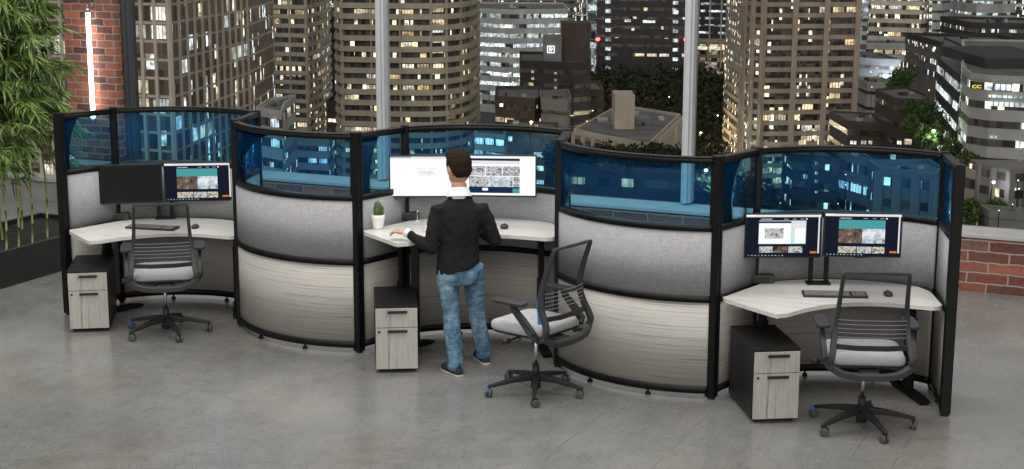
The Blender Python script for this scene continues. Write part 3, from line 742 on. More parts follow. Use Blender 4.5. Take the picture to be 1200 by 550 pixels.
# joints (x right, y away from the camera, z up)
V = Vector
hipL, hipR = V((-.105,.08,.80)), V((.085,.11,.80))
knL, knR = V((-.075,.07,.435)), V((.105,.225,.435))
anL, anR = V((-.035,-.055,.085)), V((.165,.27,.085))
shL, shR = V((-.172,.085,1.205)), V((.152,.125,1.205))
elL, elR = V((-.215,.02,.935)), V((.250,.14,.975))
wrL, wrR = V((-.395,.105,1.035)), V((.10,.345,1.015))
neck0, neck1 = V((-.012,.115,1.27)), V((-.012,.135,1.40))
TR = R_(8)                 # shoulders turned a little
# body: one continuous skin surface
bd = MB()
loft(bd, [((-.012,.095,.72),.10,.07,TR),((-.012,.095,.80),.105,.07,TR),((-.012,.10,.95),.115,.085,TR),((-.012,.10,1.10),.14,.09,TR),((-.012,.105,1.18),.13,.08,TR),((-.012,.11,1.24),.09,.06,TR),((-.012,.12,1.30),.055,.055,0)])
for h, k, a in ((hipL,knL,anL),(hipR,knR,anR)):
    bd.tube([h*.93+k*.07, h*.5+k*.5, k, k*.55+a*.45, a], [.055,.058,.046,.043,.031], 14)
for s_, e, w_ in ((shL,elL,wrL),(shR,elR,wrR)):
    bd.tube([s_, s_*.5+e*.5, e], [.030,.034,.032], 12); bd.tube([e, e*.5+w_*.5, w_], [.033,.031,.022], 12); bd.ell(e,(.033,.033,.033))
bd.tube([neck0, neck1], [.060,.056], 14)
HT = Matrix.Rotation(R_(33), 3, 'Z') @ Matrix.Rotation(R_(-8), 3, 'X') @ Matrix.Scale(1.13, 3)     # head turned left and bowed a little
hc = V((-.015,.15,1.515))
bd.ell(hc, (.073,.092,.108), 22, 16, M=HT)
bd.ell(hc+HT@V((0,.028,-.06)), (.052,.062,.062), 18, 12, M=HT)
bd.ell(hc+HT@V((0,.066,-.09)), (.022,.02,.02), 12, 8, M=HT)        # chin
bd.tube([hc+HT@V((0,.088,.012)), hc+HT@V((0,.104,-.02)), hc+HT@V((0,.098,-.034))], [.008,.013,.012], 8)  # nose
for sg in (-1,1):
    bd.ell(hc+HT@V((sg*.0745,.0,-.012)), (.009,.017,.030), 12, 8, M=HT)        # ears
    bd.ell(hc+HT@V((sg*.028,.082,.018)), (.018,.008,.008), 10, 6, M=HT)      # brow
    bd.tube([hc+HT@V((sg*.004,.094,-.052)), hc+HT@V((sg*.022,.086,-.052))], [.0065,.004], 8)  # lips
# hands
def hand(wr, d, up, side):
    """d = towards the fingers, up = back of the hand, side = towards the thumb"""
    d = d.normalized(); side = (side-d*side.dot(d)).normalized(); up = (d.cross(side)).normalized()*(1 if d.cross(side).dot(up)>0 else -1)
    M = Matrix((side, d, up)).transposed()
    bd.ell(wr+d*.045, (.038,.050,.017), 14, 10, M=M)
    for k, (o_, ln) in enumerate(((.028,.070),(.010,.078),(-.009,.072),(-.027,.058))):
        p0 = wr+d*.075+side*o_; p1 = p0+d*ln*.45-up*.004; p2 = p1+d*ln*.28-up*.016; p3 = p2+d*ln*.12-up*.020
        bd.tube([p0-d*.02, p0, p1, p2, p3], [.0095,.0095,.0088,.008,.0068], 8)
    q0 = wr+d*.02+side*.026; q1 = q0+d*.028+side*.024-up*.006; q2 = q1+d*.026+side*.006-up*.012
    bd.tube([wr+d*.015+side*.012, q0, q1, q2], [.013,.013,.011,.008], 8)
hand(wrL, V((-.92,.42,.05)), V((0,-.15,1)), V((.42,.92,.1)))
hand(wrR, V((-.15,1,-.10)), V((0,.1,1)), V((-1,0,0)))
body = remeshed(bd, 'body', .0055, M_skin, man, 3)
tx = bpy.data.textures.new('folds','CLOUDS'); tx.noise_scale = .10; tx.noise_depth = 2
tx2 = bpy.data.textures.new('denim_folds','CLOUDS'); tx2.noise_scale = .05; tx2.noise_depth = 3
# sweater
sw = MB()
HB = R_(6)
loft(sw, [((-.022,.09,.765),.158,.122,TR,.26),((-.020,.092,.80),.162,.122,TR,.2),((-.018,.098,.87),.150,.112,TR,.1),((-.014,.10,.95),.142,.106,TR),((-.012,.10,1.06),.156,.110,TR),((-.012,.105,1.15),.172,.108,TR),((-.012,.108,1.215),.158,.094,TR),((-.012,.112,1.265),.112,.078,TR),((-.012,.118,1.305),.075,.066,0),((-.012,.12,1.318),.066,.062,0)], 28)
for s_, e, w_ in ((shL,elL,wrL),(shR,elR,wrR)):
    inn = V((0,.1,1.19))*.35+s_*.65
    sw.tube([inn, s_, s_*.6+e*.4, s_*.25+e*.75, e], [.062,.062,.058,.053,.049], 16); sw.ell(e,(.049,.049,.049))
    sw.tube([e, e*.6+w_*.4, e*.1+w_*.9], [.049,.044,.035], 14)
sweater = remeshed(sw, 'sweater', .008, M_knit, man, 8, (tx, .024))
for e, w_ in ((elL,wrL),(elR,wrR)): MB().tube([e*.14+w_*.86, e*.03+w_*.97, e*-.05+w_*1.05], [.032,.034,.034], 16).build('shirt_cuff', M_shirt, man)
col = MB()
lathe(col, [(.074,-.02),(.066,.035),(.062,.066),(.070,.064),(.083,.030),(.094,.0)], 30, (0,0,0))
co = col.build('shirt_collar', M_shirt, man); co.location = (-.012,.124,1.302); co.rotation_euler = (R_(-12),0,R_(10))
# jeans
jn = MB()
loft(jn, [((-.012,.098,.66),.138,.098,TR),((-.012,.098,.73),.146,.106,TR),((-.014,.098,.80),.141,.100,TR,.2),((-.016,.098,.835),.136,.098,TR,.25)], 24)
for h, k, a in ((hipL,knL,anL),(hipR,knR,anR)):
    jn.tube([h+V((0,0,-.01)), h*.72+k*.28, h*.35+k*.65, k, k*.6+a*.4, k*.25+a*.75, a+V((0,.0,-.025)), a+V((0,0,-.05))], [.078,.082,.072,.062,.062,.058,.059,.057], 18)
jn.ell((-.075,.035,.725),(.072,.06,.075)); jn.ell((.06,.055,.725),(.072,.06,.075))
jeans = remeshed(jn, 'jeans', .008, M_jeans, man, 5, (tx2, .022))
MB().box((-.062,-.02,.685),(.085,.004,.09)).box((.075,.0,.685),(.085,.004,.09))
# shoes
M_shoe = plain('navy_canvas', (.012,.014,.035), .75, var=.3, scale=60); M_sole = plain('white_rubber', (.50,.50,.49), .5, var=.05)
for a, toe in ((anL, V((-.55,.83,0))), (anR, V((-.35,.94,0)))):
    toe = toe.normalized(); sd = V((toe.y,-toe.x,0)); base = V((a.x,a.y,0))
    shp = [(-.075,.0),(-.068,.028),(-.03,.036),(.03,.036),(.09,.046),(.14,.044),(.178,.028),(.188,0),(.178,-.025),(.14,-.040),(.09,-.042),(.03,-.034),(-.03,-.034),(-.068,-.028)]
    out = smooth_poly([tuple((toe*p[0]+sd*p[1]+base).xy) for p in shp], .03, 3)
    sole = MB().prism(out, .001, .015).build('shoe_sole', M_sole, man, bevel=.003)
    up_ = MB(); k = len(out); cen = base.xy + toe.xy*.055
    def ring(s_, z, shift=0): return [((p.x-cen.x)*s_+cen.x-toe.x*shift, (p.y-cen.y)*s_+cen.y-toe.y*shift, z) for p in out]
    R1 = [ring(.97,.018), ring(.97,.034), ring(.90,.050), ring(.74,.066,.014), ring(.50,.084,.045), ring(.40,.10,.058)]
    vs = [v for r in R1 for v in r]; fs = []
    for i in range(len(R1)-1):
        for j in range(k): fs.append((i*k+j, i*k+(j+1)%k, (i+1)*k+(j+1)%k, (i+1)*k+j))
    fs.append(tuple((len(R1)-1)*k+j for j in range(k)))
    up_.add(vs, fs, 0, True).build('shoe_upper', M_shoe, man, fix=True)
# hair, eyes
hr = MB()
hr.ell(hc+HT@V((0,-.008,.024)), (.0785,.094,.098), 22, 16, M=HT)
hr.ell(hc+HT@V((0,-.030,-.010)), (.0715,.069,.074), 20, 12, M=HT)
hr.ell(hc+HT@V((0,.045,.072)), (.058,.052,.048), 16, 10, M=HT)
txh = bpy.data.textures.new('hair_tufts','CLOUDS'); txh.noise_scale = .012; txh.noise_depth = 2
hair = remeshed(hr, 'hair', .005, M_hair, man, 2, (txh, .013))
ey = MB()
for sg in (-1,1): ey.ell(hc+HT@V((sg*.028,.084,.004)), (.010,.007,.006), 10, 8, M=HT)
ey.build('eyes', plain('eye', (.05,.035,.03), .2), man)

# ------------------------------------------------------------------ PLANTER AND BAMBOO
pl = thing('planter_box', 'long low black planter box with bamboo at left', 'planter', (-10.05,10.4,0))
M_pl = plain('black_planter', (.012,.013,.013), .45, var=.2)
px0, px1, py0, py1, ph = -10.75, -9.70, 8.6, 12.05, .335
MB().box((px1-.02,(py0+py1)/2,ph/2),(.04,py1-py0,ph)).box((px0+.02,(py0+py1)/2,ph/2),(.04,py1-py0,ph))\
    .box(((px0+px1)/2,py0+.02,ph/2),(px1-px0-.08,.04,ph)).box(((px0+px1)/2,py1-.02,ph/2),(px1-px0-.08,.04,ph)).build('box', M_pl, pl, pl.location, bevel=.003)
so = MB(); nx, ny = 12, 40; vs = []; fs = []
for j in range(ny+1):
    for i in range(nx+1): vs.append((px0+.03+(px1-px0-.06)*i/nx, py0+.03+(py1-py0-.06)*j/ny, .285+random.uniform(-.008,.012)))
for j in range(ny):
    for i in range(nx): a = j*(nx+1)+i; fs.append((a,a+1,a+nx+2,a+nx+1))
so.add(vs, fs, 0, True).build('soil', plain('black_soil',(.012,.010,.008),.95,var=.6,scale=60), pl, pl.location)
def leafmat(name, a, b_):
    m, nt, out = newmat(name); b = pbsdf(nt, out, Roughness=.5)
    g = N(nt, 'ShaderNodeNewGeometry'); r = ramp(nt, [(0,a),(.5,b_),(.85,tuple(x*1.25 for x in b_)),(1,(.24,.26,.10))]); L(nt, g.outputs['Random Per Island'], r.inputs[0]); L(nt, r.outputs[0], b.inputs['Base Color'])
    tr = N(nt, 'ShaderNodeBsdfTranslucent'); L(nt, r.outputs[0], tr.inputs[0])
    mx = N(nt, 'ShaderNodeMixShader'); mx.inputs[0].default_value = .3; L(nt, b.outputs[0], mx.inputs[1]); L(nt, tr.outputs[0], mx.inputs[2]); L(nt, mx.outputs[0], out.inputs[0]); return m
M_leaf = leafmat('bamboo_leaf', (.05,.10,.024), (.18,.28,.07))
M_stem = plain('bamboo_stem', (.22,.26,.07), .45, var=.25, scale=14)
def leaf(mb, p, d, ln, wd, droop):
    d = d.normalized(); s_ = d.cross(V((0,0,1)))
    if s_.length < .05: s_ = V((1,0,0))
    s_.normalize(); s_ = (s_ + V((0,0,random.uniform(-.6,.6)))).normalized()
    q = []; w = [.12,.9,1,.62,.04]
    for i in range(5):
        u = i/4; c = p + d*ln*u + V((0,0,-droop*ln*u*u)); q += [c-s_*wd*w[i]/2, c+s_*wd*w[i]/2]
    mb.add(q, [(0,1,3,2),(2,3,5,4),(4,5,7,6),(6,7,9,8)], 0, True)
def bamboo(x, y, h, label, dens=1.0, lean=(0,0), zlo=.95):
    t = thing('bamboo_plant', label, 'bamboo', (x,y,.28), 0, 'bamboo plants in the planter')
    mb = MB(); pts = []
    n = int(h/.19)
    for i in range(n+1):
        u = i/n; pts.append(V((lean[0]*u*u*h+.012*math.sin(i*1.3+x*9), lean[1]*u*u*h, h*u)))
    rr = []; P2 = []
    for i, p in enumerate(pts):
        r = .0105*(1-.65*i/n); P2 += [p-V((0,0,.008)), p, p+V((0,0,.008))]; rr += [r, r*1.28, r]
    mb.tube(P2, rr, 8).build('stem', M_stem, t)
    lf = MB(); tw = MB()
    i = 0
    for i in range(n+1):
        z = pts[i].z
        if z+.28 < zlo: continue
        full = min(1, (z+.28-zlo)/.5+.35)
        for b_ in range(int(5*dens*full+.8)):
            a = random.uniform(0, 2*math.pi); ln = random.uniform(.18,.52)*(1-.35*i/n)
            d = V((math.cos(a), math.sin(a), random.uniform(.0,.65))).normalized()
            p0 = pts[i]; p1 = p0+d*ln*.55; p2 = p0+d*ln+V((0,0,-.10*ln-.02))
            tw.tube([p0,p1,p2], [.0028,.002,.001], 4)
            for k in range(int(26*full)+6):
                u = random.uniform(.2,1); p = p0.lerp(p1,u*2) if u < .5 else p1.lerp(p2,u*2-1)
                dd = V((d.x+random.uniform(-.9,.9), d.y+random.uniform(-.9,.9), random.uniform(-.7,.35)))
                leaf(lf, p, dd, random.uniform(.11,.22), random.uniform(.015,.027), random.uniform(.1,.5))
    tw.build('twigs', M_stem, t); lf.build('leaves', M_leaf, t)
bamboo(-9.865,10.60,2.5,'bamboo stem nearest the left edge of the photo',1.0,(-.02,0),.75)
bamboo(-9.88,10.78,2.7,'second bamboo stem from the left edge of the photo',1.0,(.0,.02),1.15)
bamboo(-9.885,10.97,2.5,'third bamboo stem from the left edge of the photo',1.0,(-.01,.02),1.05)
bamboo(-9.92,11.22,2.6,'bamboo stem nearest the left partition panel',1.05,(-.02,.0),.95)
bamboo(-10.25,10.95,3.0,'bamboo plant behind the front stems, mostly leaves',1.1,(0,0),1.3)
bamboo(-10.45,11.45,3.0,'rear bamboo plant close to the window',1.1,(.0,0),1.25)
bamboo(-10.1,10.25,2.9,'bamboo plant whose stem is outside the left edge of the photo',1.1,(0,0),1.2)

# ------------------------------------------------------------------ CITY
G = -80.0
def cam_xyz(u, v, F):
    """point at camera-axis ground distance F seen at photo pixel u,v"""
    a = (u-600)/FPX; U = (275-v)/FPX; cp, sp_ = math.cos(PITCH), math.sin(PITCH)
    k = F/(cp+U*sp_); X = a*k; Z = CH+k*(-sp_+U*cp)
    p = RIGHT*X + FWD*F; return V((p.x,p.y,Z))
def foot(u, F): p = cam_xyz(u, 150, F); return V((p.x,p.y))

M_cityground = plain('city_asphalt', (.035,.034,.033), .9, var=.3, scale=.02)
tag(MB().box((RIGHT*0+FWD*2500).to_tuple()[:2]+(G-1,), (9000,6000,2), YAW).build('city_ground', M_cityground), kind='structure')

def facade(name, col, var=.18, sc_=.15):
    m, nt, out = newmat(name); b = pbsdf(nt, out, Roughness=.85); b.inputs['Specular IOR Level'].default_value = .2
    n = N(nt, 'ShaderNodeTexNoise', Scale=sc_, Detail=6.0, Roughness=.65); L(nt, coords(nt,(1,1,.5)), n.inputs[0])
    r = ramp(nt, [(.3, tuple(c*(.9-var*1.3) for c in col)), (.7, tuple(c*(.9+var) for c in col))]); L(nt, n.outputs[0], r.inputs[0]); L(nt, r.outputs[0], b.inputs['Base Color']); return m
def bandmat(name, thresh, cols, st, cell=1.7, fh=3.1, dark=(.050,.044,.038)):
    """strip of windows: dark glass with a few lit rooms behind it"""
    m, nt, out = newmat(name); b = pbsdf(nt, out, Roughness=.25); b.inputs['Specular IOR Level'].default_value = .3
    g = N(nt, 'ShaderNodeNewGeometry')
    dv = N(nt, 'ShaderNodeVectorMath', operation='MULTIPLY'); dv.inputs[1].default_value = (1/cell,1/cell,1/fh); L(nt, g.outputs['Position'], dv.inputs[0])
    fl = N(nt, 'ShaderNodeVectorMath', operation='FLOOR'); L(nt, dv.outputs[0], fl.inputs[0])
    wn = N(nt, 'ShaderNodeTexWhiteNoise', noise_dimensions='3D'); L(nt, fl.outputs[0], wn.inputs[0])
    gt = N(nt, 'ShaderNodeMath', operation='GREATER_THAN'); gt.inputs[1].default_value = 1-thresh; L(nt, wn.outputs[0], gt.inputs[0])
    r = ramp(nt, [(i/max(1,len(cols)-1), c) for i, c in enumerate(cols)]); sp_ = N(nt, 'ShaderNodeSeparateColor'); L(nt, wn.outputs[1], sp_.inputs[0]); L(nt, sp_.outputs[1], r.inputs[0])
    dr = ramp(nt, [(0,tuple(c*.5 for c in dark)),(1,tuple(c*2.6 for c in dark))]); L(nt, sp_.outputs[2], dr.inputs[0]); L(nt, dr.outputs[0], b.inputs['Base Color'])
    nz = N(nt, 'ShaderNodeTexNoise', Scale=.6, Detail=1.0); L(nt, g.outputs['Position'], nz.inputs[0])
    mr = N(nt, 'ShaderNodeMapRange'); mr.inputs['From Min'].default_value = .35; mr.inputs['From Max'].default_value = .65; mr.inputs['To Min'].default_value = .15; mr.inputs['To Max'].default_value = 1.2; L(nt, nz.outputs[0], mr.inputs[0])
    mu = N(nt, 'ShaderNodeMath', operation='MULTIPLY'); L(nt, gt.outputs[0], mu.inputs[0]); L(nt, mr.outputs[0], mu.inputs[1])
    pw2 = N(nt, 'ShaderNodeMath', operation='POWER'); pw2.inputs[1].default_value = 2.6; L(nt, sp_.outputs[0], pw2.inputs[0]); m2 = N(nt, 'ShaderNodeMath', operation='MULTIPLY'); L(nt, mu.outputs[0], m2.inputs[0]); L(nt, pw2.outputs[0], m2.inputs[1])
    m3 = N(nt, 'ShaderNodeMath', operation='MULTIPLY'); m3.inputs[1].default_value = st; L(nt, m2.outputs[0], m3.inputs[0])
    L(nt, r.outputs[0], b.inputs['Emission Color']); L(nt, m3.outputs[0], b.inputs['Emission Strength']); return m
def litmat(name, cols, st):
    m, nt, out = newmat(name); e = N(nt, 'ShaderNodeEmission')
    oi = N(nt, 'ShaderNodeObjectInfo'); g = N(nt, 'ShaderNodeNewGeometry')
    r = ramp(nt, [(i/max(1,len(cols)-1), c) for i, c in enumerate(cols)]); L(nt, oi.outputs['Random'], r.inputs[0]); L(nt, r.outputs[0], e.inputs[0])
    nz = N(nt, 'ShaderNodeTexNoise', Scale=.55, Detail=1.0); L(nt, g.outputs['Position'], nz.inputs[0])
    mr = N(nt, 'ShaderNodeMapRange'); mr.inputs['From Min'].default_value = .35; mr.inputs['From Max'].default_value = .65; mr.inputs['To Min'].default_value = .35; mr.inputs['To Max'].default_value = 1.15; L(nt, nz.outputs[0], mr.inputs[0])
    tc = N(nt, 'ShaderNodeTexCoord'); sx = N(nt, 'ShaderNodeSeparateXYZ'); L(nt, tc.outputs['Object'], sx.inputs[0])
    dv = N(nt, 'ShaderNodeMath', operation='MULTIPLY'); dv.inputs[1].default_value = 1.15; L(nt, sx.outputs[0], dv.inputs[0])
    fc = N(nt, 'ShaderNodeMath', operation='FRACT'); L(nt, dv.outputs[0], fc.inputs[0]); gg = N(nt, 'ShaderNodeMath', operation='GREATER_THAN'); gg.inputs[1].default_value = .2; L(nt, fc.outputs[0], gg.inputs[0])
    g2 = N(nt, 'ShaderNodeMath', operation='MULTIPLY_ADD'); g2.inputs[1].default_value = .8; g2.inputs[2].default_value = .2; L(nt, gg.outputs[0], g2.inputs[0])
    orr = N(nt, 'ShaderNodeMath', operation='MULTIPLY'); L(nt, oi.outputs['Random'], orr.inputs[0]); orr.inputs[1].default_value = 7.31
    of = N(nt, 'ShaderNodeMath', operation='FRACT'); L(nt, orr.outputs[0], of.inputs[0]); o2 = N(nt, 'ShaderNodeMath', operation='MULTIPLY_ADD'); o2.inputs[1].default_value = .75; o2.inputs[2].default_value = .35; L(nt, of.outputs[0], o2.inputs[0])
    m0 = N(nt, 'ShaderNodeMath', operation='MULTIPLY'); L(nt, mr.outputs[0], m0.inputs[0]); L(nt, g2.outputs[0], m0.inputs[1])
    m1_ = N(nt, 'ShaderNodeMath', operation='MULTIPLY'); L(nt, m0.outputs[0], m1_.inputs[0]); L(nt, o2.outputs[0], m1_.inputs[1])
    mu = N(nt, 'ShaderNodeMath', operation='MULTIPLY'); mu.inputs[1].default_value = st; L(nt, m1_.outputs[0], mu.inputs[0]); L(nt, mu.outputs[0], e.inputs[1])
    L(nt, e.outputs[0], out.inputs[0]); return m
WARM = [(1,.74,.40),(1,.86,.62),(.95,.92,.82),(1,.66,.32),(1,.83,.52)]
COOL = [(.75,.88,1),(.92,.97,1),(.85,1,.93),(.7,.82,1)]
MIXC = [(1,.82,.52),(.93,.97,.9),(.8,.92,1),(1,.88,.6)]
W_warm = bandmat('warm_window_strip', .09, WARM, 2.2, cell=1.1); W_mix = bandmat('mixed_window_strip', .16, MIXC, 2.2, cell=1.1)
W_cool = bandmat('cool_window_strip', .5, COOL, 1.35, cell=2.6, dark=(.05,.055,.055)); W_dark = bandmat('dark_window_strip', .03, WARM, 1.2)
W_office = bandmat('office_window_strip', .08, MIXC, 1.7, cell=1.35, dark=(.085,.066,.05))
LITW = litmat('warm_lit_window', WARM, 1.5); LITC = litmat('cool_lit_window', COOL, 1.9); LITM = litmat('mixed_lit_window', MIXC, 1.6)
F_tan = facade('tan_concrete', (.60,.52,.43)); F_beige = facade('beige_concrete', (.42,.375,.295)); F_brown = facade('brown_cladding', (.29,.225,.18)); F_tbrown = facade('tan_brown_cladding', (.40,.315,.245)); F_dbrown = facade('dark_brown_cladding', (.085,.065,.055))
F_grey = facade('grey_concrete_facade', (.20,.195,.185)); F_lgrey = facade('pale_grey_facade', (.42,.42,.40)); F_dark = facade('charcoal_facade', (.055,.052,.052)); F_roof = facade('grey_roof_felt', (.15,.145,.14), .3, .3)
F_cream = facade('cream_facade', (.46,.40,.32)); F_core = facade('deep_recess', (.030,.027,.026)); F_mint = facade('pale_green_glass', (.30,.42,.38))

def offset(pts, e):
    n = len(pts); ar = sum(pts[i].x*pts[(i+1)%n].y-pts[(i+1)%n].x*pts[i].y for i in range(n)); sg = 1 if ar > 0 else -1
    out = []
    for i in range(n):
        a = (pts[i]-pts[i-1]).normalized(); b = (pts[(i+1)%n]-pts[i]).normalized()
        na = V((a.y,-a.x))*sg; nb = V((b.y,-b.x))*sg; m = (na+nb)
        k = e/max(.35, (1+na.dot(nb))/1)/1.0
        out.append(pts[i]+m*k)
    return out
bid = 0
def building(name, label, fr, depth, ytop, F_wall, W_band, fh=3.1, wh=1.5, wz=.9, style='band', trim_m=None, fin=0, fin_w=.5, lit=0, litm=None, bay=3.0, lits=None,
             core=None, roof=None, zbot=G, off=.9, cat='building', litw=.75, vis=270, flmax=100, fin_out=.18):
    """fr: [(photo pixel u, distance)] of the front corners, left to right"""
    global bid; bid += 1
    rg = random.Random(bid*13+5)
    fp = [foot(u, F) for u, F in fr]; back = [foot(u, F) for u, F in depth] if isinstance(depth, list) else [foot(u, F)+V((FWD.x,FWD.y))*depth for u, F in (fr[-1], fr[0])]
    poly = fp+back
    F0 = min(F for u, F in fr); zt = cam_xyz(600, ytop, F0).z
    cen = sum(poly, V((0,0)))/len(poly); base = V((cen.x,cen.y,zbot))
    t = thing(name, label, cat, base)
    loc = [p-cen for p in poly]; H = zt-zbot
    nfl = int(H/fh); trim_m = trim_m or F_wall
    MB().prism(loc, 0, H).build('wall', core or F_wall, t)
    # only the storeys that can come into view
    zlow = cam_xyz(600, vis, F0).z-zbot
    fls = [i for i in range(nfl) if H-(i+1)*fh >= zlow-fh][:flmax]
    nf = len(fr)
    if fls:
        if style == 'band':
            bm_ = MB().prism(offset(loc,.12), 0, wh).build('window_band', W_band, t)
            for k, i in enumerate(fls):
                o = bm_ if k == 0 else bm_.copy()
                if k: COL.objects.link(o); o.parent = t
                o.location = (0,0,H-(i+1)*fh+wz)
        elif style == 'balcony':
            bw = MB().prism(offset(loc,.10), 0, wh).build('window_band', W_band, t)
            bb = MB().prism(offset(loc,off), 0, fh-wh-.25).build('balcony', trim_m, t)
            for k, i in enumerate(fls):
                o = bw if k == 0 else bw.copy(); q = bb if k == 0 else bb.copy()
                if k:
                    for z_ in (o,q): COL.objects.link(z_); z_.parent = t
                o.location = (0,0,H-(i+1)*fh+wz); q.location = (0,0,H-(i+1)*fh-(fh-wh-.25)+wz)
    if fin:
        ztop_f = H; zb_f = max(0, H-(len(fls)+1)*fh); first = None
        for i in range(nf-1):
            a, b = loc[i], loc[i+1]; ln = (b-a).length; d = (b-a).normalized(); n_ = V((d.y,-d.x)); k = max(1,int(ln/(fin[i] if isinstance(fin,list) else fin)))
            for j in range(k+1):
                p = a+d*(ln*j/k)+n_*fin_out; rz = math.atan2(d.y,d.x)
                if first is None:
                    first = MB().box((0,0,(ztop_f+zb_f)/2),(fin_w,.7,ztop_f-zb_f)).build('pier', trim_m, t); o = first
                else: o = first.copy(); COL.objects.link(o); o.parent = t
                o.location = (p.x,p.y,0); o.rotation_euler.z = rz
    if lit and fls:
        litm = litm or LITW; src = None
        edges = []
        for i in range(nf-1):
            px = abs(fr[i+1][0]-fr[i][0]); edges += [i]*max(1,int(px))
        used = set(); cnt = 0; tries = 0
        while cnt < min(lit,100) and tries < 800:
            tries += 1
            i = rg.choice(edges); a, b = loc[i], loc[i+1]; ln = (b-a).length; nb = max(1,int(ln/bay)); j = rg.randrange(nb); f = rg.choice(fls)
            if (i,j,f) in used: continue
            used.add((i,j,f)); run = 1
            d = (b-a).normalized(); n_ = V((d.y,-d.x)); rz = math.atan2(d.y,d.x); bl = ln/nb
            if u_ok(a,b,j,nb,cen) :
                for rr in range(1 if rg.random() < .6 else rg.randint(2,3)):
                    if j+rr >= nb or cnt >= min(lit,100): break
                    p = a+d*(bl*(j+rr+.5))+n_*.17
                    if src is None:
                        src = MB().box((0,0,wh/2),(bl*litw,.12,wh*.86)).build('lit_window', litm, t); o = src
                    else: o = src.copy(); COL.objects.link(o); o.parent = t
                    o.location = (p.x,p.y,H-(f+1)*fh+wz); o.rotation_euler.z = rz; cnt += 1
    if lits:
        for (u, v, wpx, hpx, mm) in lits:             # single lit windows placed where the front shows them
            for i in range(nf-1):
                if fr[i][0] <= u <= fr[i+1][0]:
                    a, b = loc[i], loc[i+1]; s_ = (u-fr[i][0])/(fr[i+1][0]-fr[i][0]); F = fr[i][1]*(1-s_)+fr[i+1][1]*s_
                    P = cam_xyz(u, v, F); d = (b-a).normalized(); n_ = V((d.y,-d.x)); p = V((P.x,P.y))-cen+n_*.2
                    o = MB().box((0,0,0),(wpx*F/FPX, .1, hpx*F/FPX)).build('lit_window', mm, t); o.location = (p.x,p.y,P.z-zbot); o.rotation_euler.z = math.atan2(d.y,d.x); break
    # roof edge
    if roof:
        MB().prism(offset(loc,-.6), H-.4, H+.05).build('roof', roof, t)
        for q_ in range(rg.randint(3,6)):              # plant on the roof
            ws_ = [rg.random() for _ in loc]; sw_ = sum(ws_); pc = sum((p*w_ for p, w_ in zip(loc, ws_)), V((0,0)))/sw_; sz_ = (F0/FPX)*rg.uniform(2.5,8)
            hh_ = (F0/FPX)*rg.uniform(1.5,5)
            MB().box((pc.x*.8,pc.y*.8,H+.06+hh_/2),(sz_,sz_*.8,hh_),YAW+rg.choice((0,.3))).build('roof_unit', rg.choice((F_grey,F_dark,F_lgrey)), t)
        rb = MB(); lp = loc+[loc[0]]
        o1 = offset(loc,.15); o2 = offset(loc,-.20); n = len(loc); vs = []; fs = []
        for z in (H-.5, H+(1.0 if F0 > 380 else .45)):
            vs += [(p.x,p.y,z) for p in o1]+[(p.x,p.y,z) for p in o2]
        for i in range(n):
            j = (i+1)%n; fs += [(i,j,2*n+j,2*n+i),(n+j,n+i,3*n+i,3*n+j),(2*n+i,2*n+j,3*n+j,3*n+i)]
        rb.add(vs, fs).build('parapet', trim_m, t, fix=True)
    t['_H'] = H
    return t, loc, H
def u_ok(a, b, j, nb, cen): return True
def roofbox(t, H, u0, u1, F0, depth, hpx, m, name='roof_box'):
    """a plant room on the roof: front between pixels u0,u1 at distance F0"""
    b = t.location; p = [foot(u0,F0), foot(u1,F0), foot(u1,F0)+V((FWD.x,FWD.y))*depth, foot(u0,F0)+V((FWD.x,FWD.y))*depth]
    h = hpx*F0/FPX
    return MB().prism([q-V((b.x,b.y)) for q in p], H+.06, H+.06+h).build(name, m, t, bevel=.0)

# --- big towers across the view
building('office_tower', 'tan office tower with pale upright fins beyond the left window', [(-60,322),(110,312),(203,305),(248,329),(292,357)], 40, -60, F_tan, W_office, fh=3.7, wh=3.1, wz=.3, fin=[3,3,4.2,4.2], fin_w=.7, core=F_tan, trim_m=F_tan, lit=46, litm=LITM, bay=4.3, litw=.8)
building('balcony_tower', 'narrow beige apartment tower with small balconies left of the round tower', [(306,492),(361,486),(376,505)], 30, -60, F_grey, W_warm, fh=3.0, wh=1.45, wz=.2, style='balcony', trim_m=F_beige, off=.5, fin=5.0, fin_w=.6, core=F_brown, lit=34, bay=3.6)
building('round_balcony_tower', 'huge beige tower with rounded end and long balconies on every floor', [(398,442),(404,433),(470,430),(505,430),(522,432),(538,438),(549,448),(555,462)], 40, -60, F_grey, W_warm, fh=3.05, wh=1.30, wz=.15, style='balcony', trim_m=F_beige, off=1.2, fin=6.2, fin_w=.35, fin_out=.5, core=F_core, lit=40, bay=3.2,
   lits=[(512,v,14,5,LITW) for v in (12,24,36,48,60,85)])
building('apartment_tower', 'brown apartment tower with rounded left corner right of the park', [(866,456),(871,441),(879,433),(890,430),(999,433)], 36, -60, F_tbrown, W_warm, fh=3.05, wh=1.75, wz=.7, fin=7.2, fin_w=1.6, core=F_tbrown, trim_m=F_tbrown, lit=34, bay=3.6, style='band',
   lits=[(u,166,9,5,LITW) for u in (875,886,940,962,985)])
building('slab_tower', 'dark office slab with bright window columns behind the park', [(698,760),(812,752)], 40, -60, F_dark, W_dark, fh=4.5, wh=1.6, wz=1.4, core=F_dark, lit=5, bay=6, vis=70,
   lits=[(712,v,6,4,LITC) for v in range(2,82,11)]+[(791,v+1,6,4,LITC) for v in range(2,82,11)]+[(735,24,7,3,LITC),(760,25,14,3,LITC),(741,34,3,3,LITC)])
building('glass_stair_tower', 'slim pale green lit glass shaft beside the dark slab tower', [(687,770),(697,768)], 12, -60, F_mint, W_cool, fh=4.5, wh=4.0, wz=.2, vis=85)
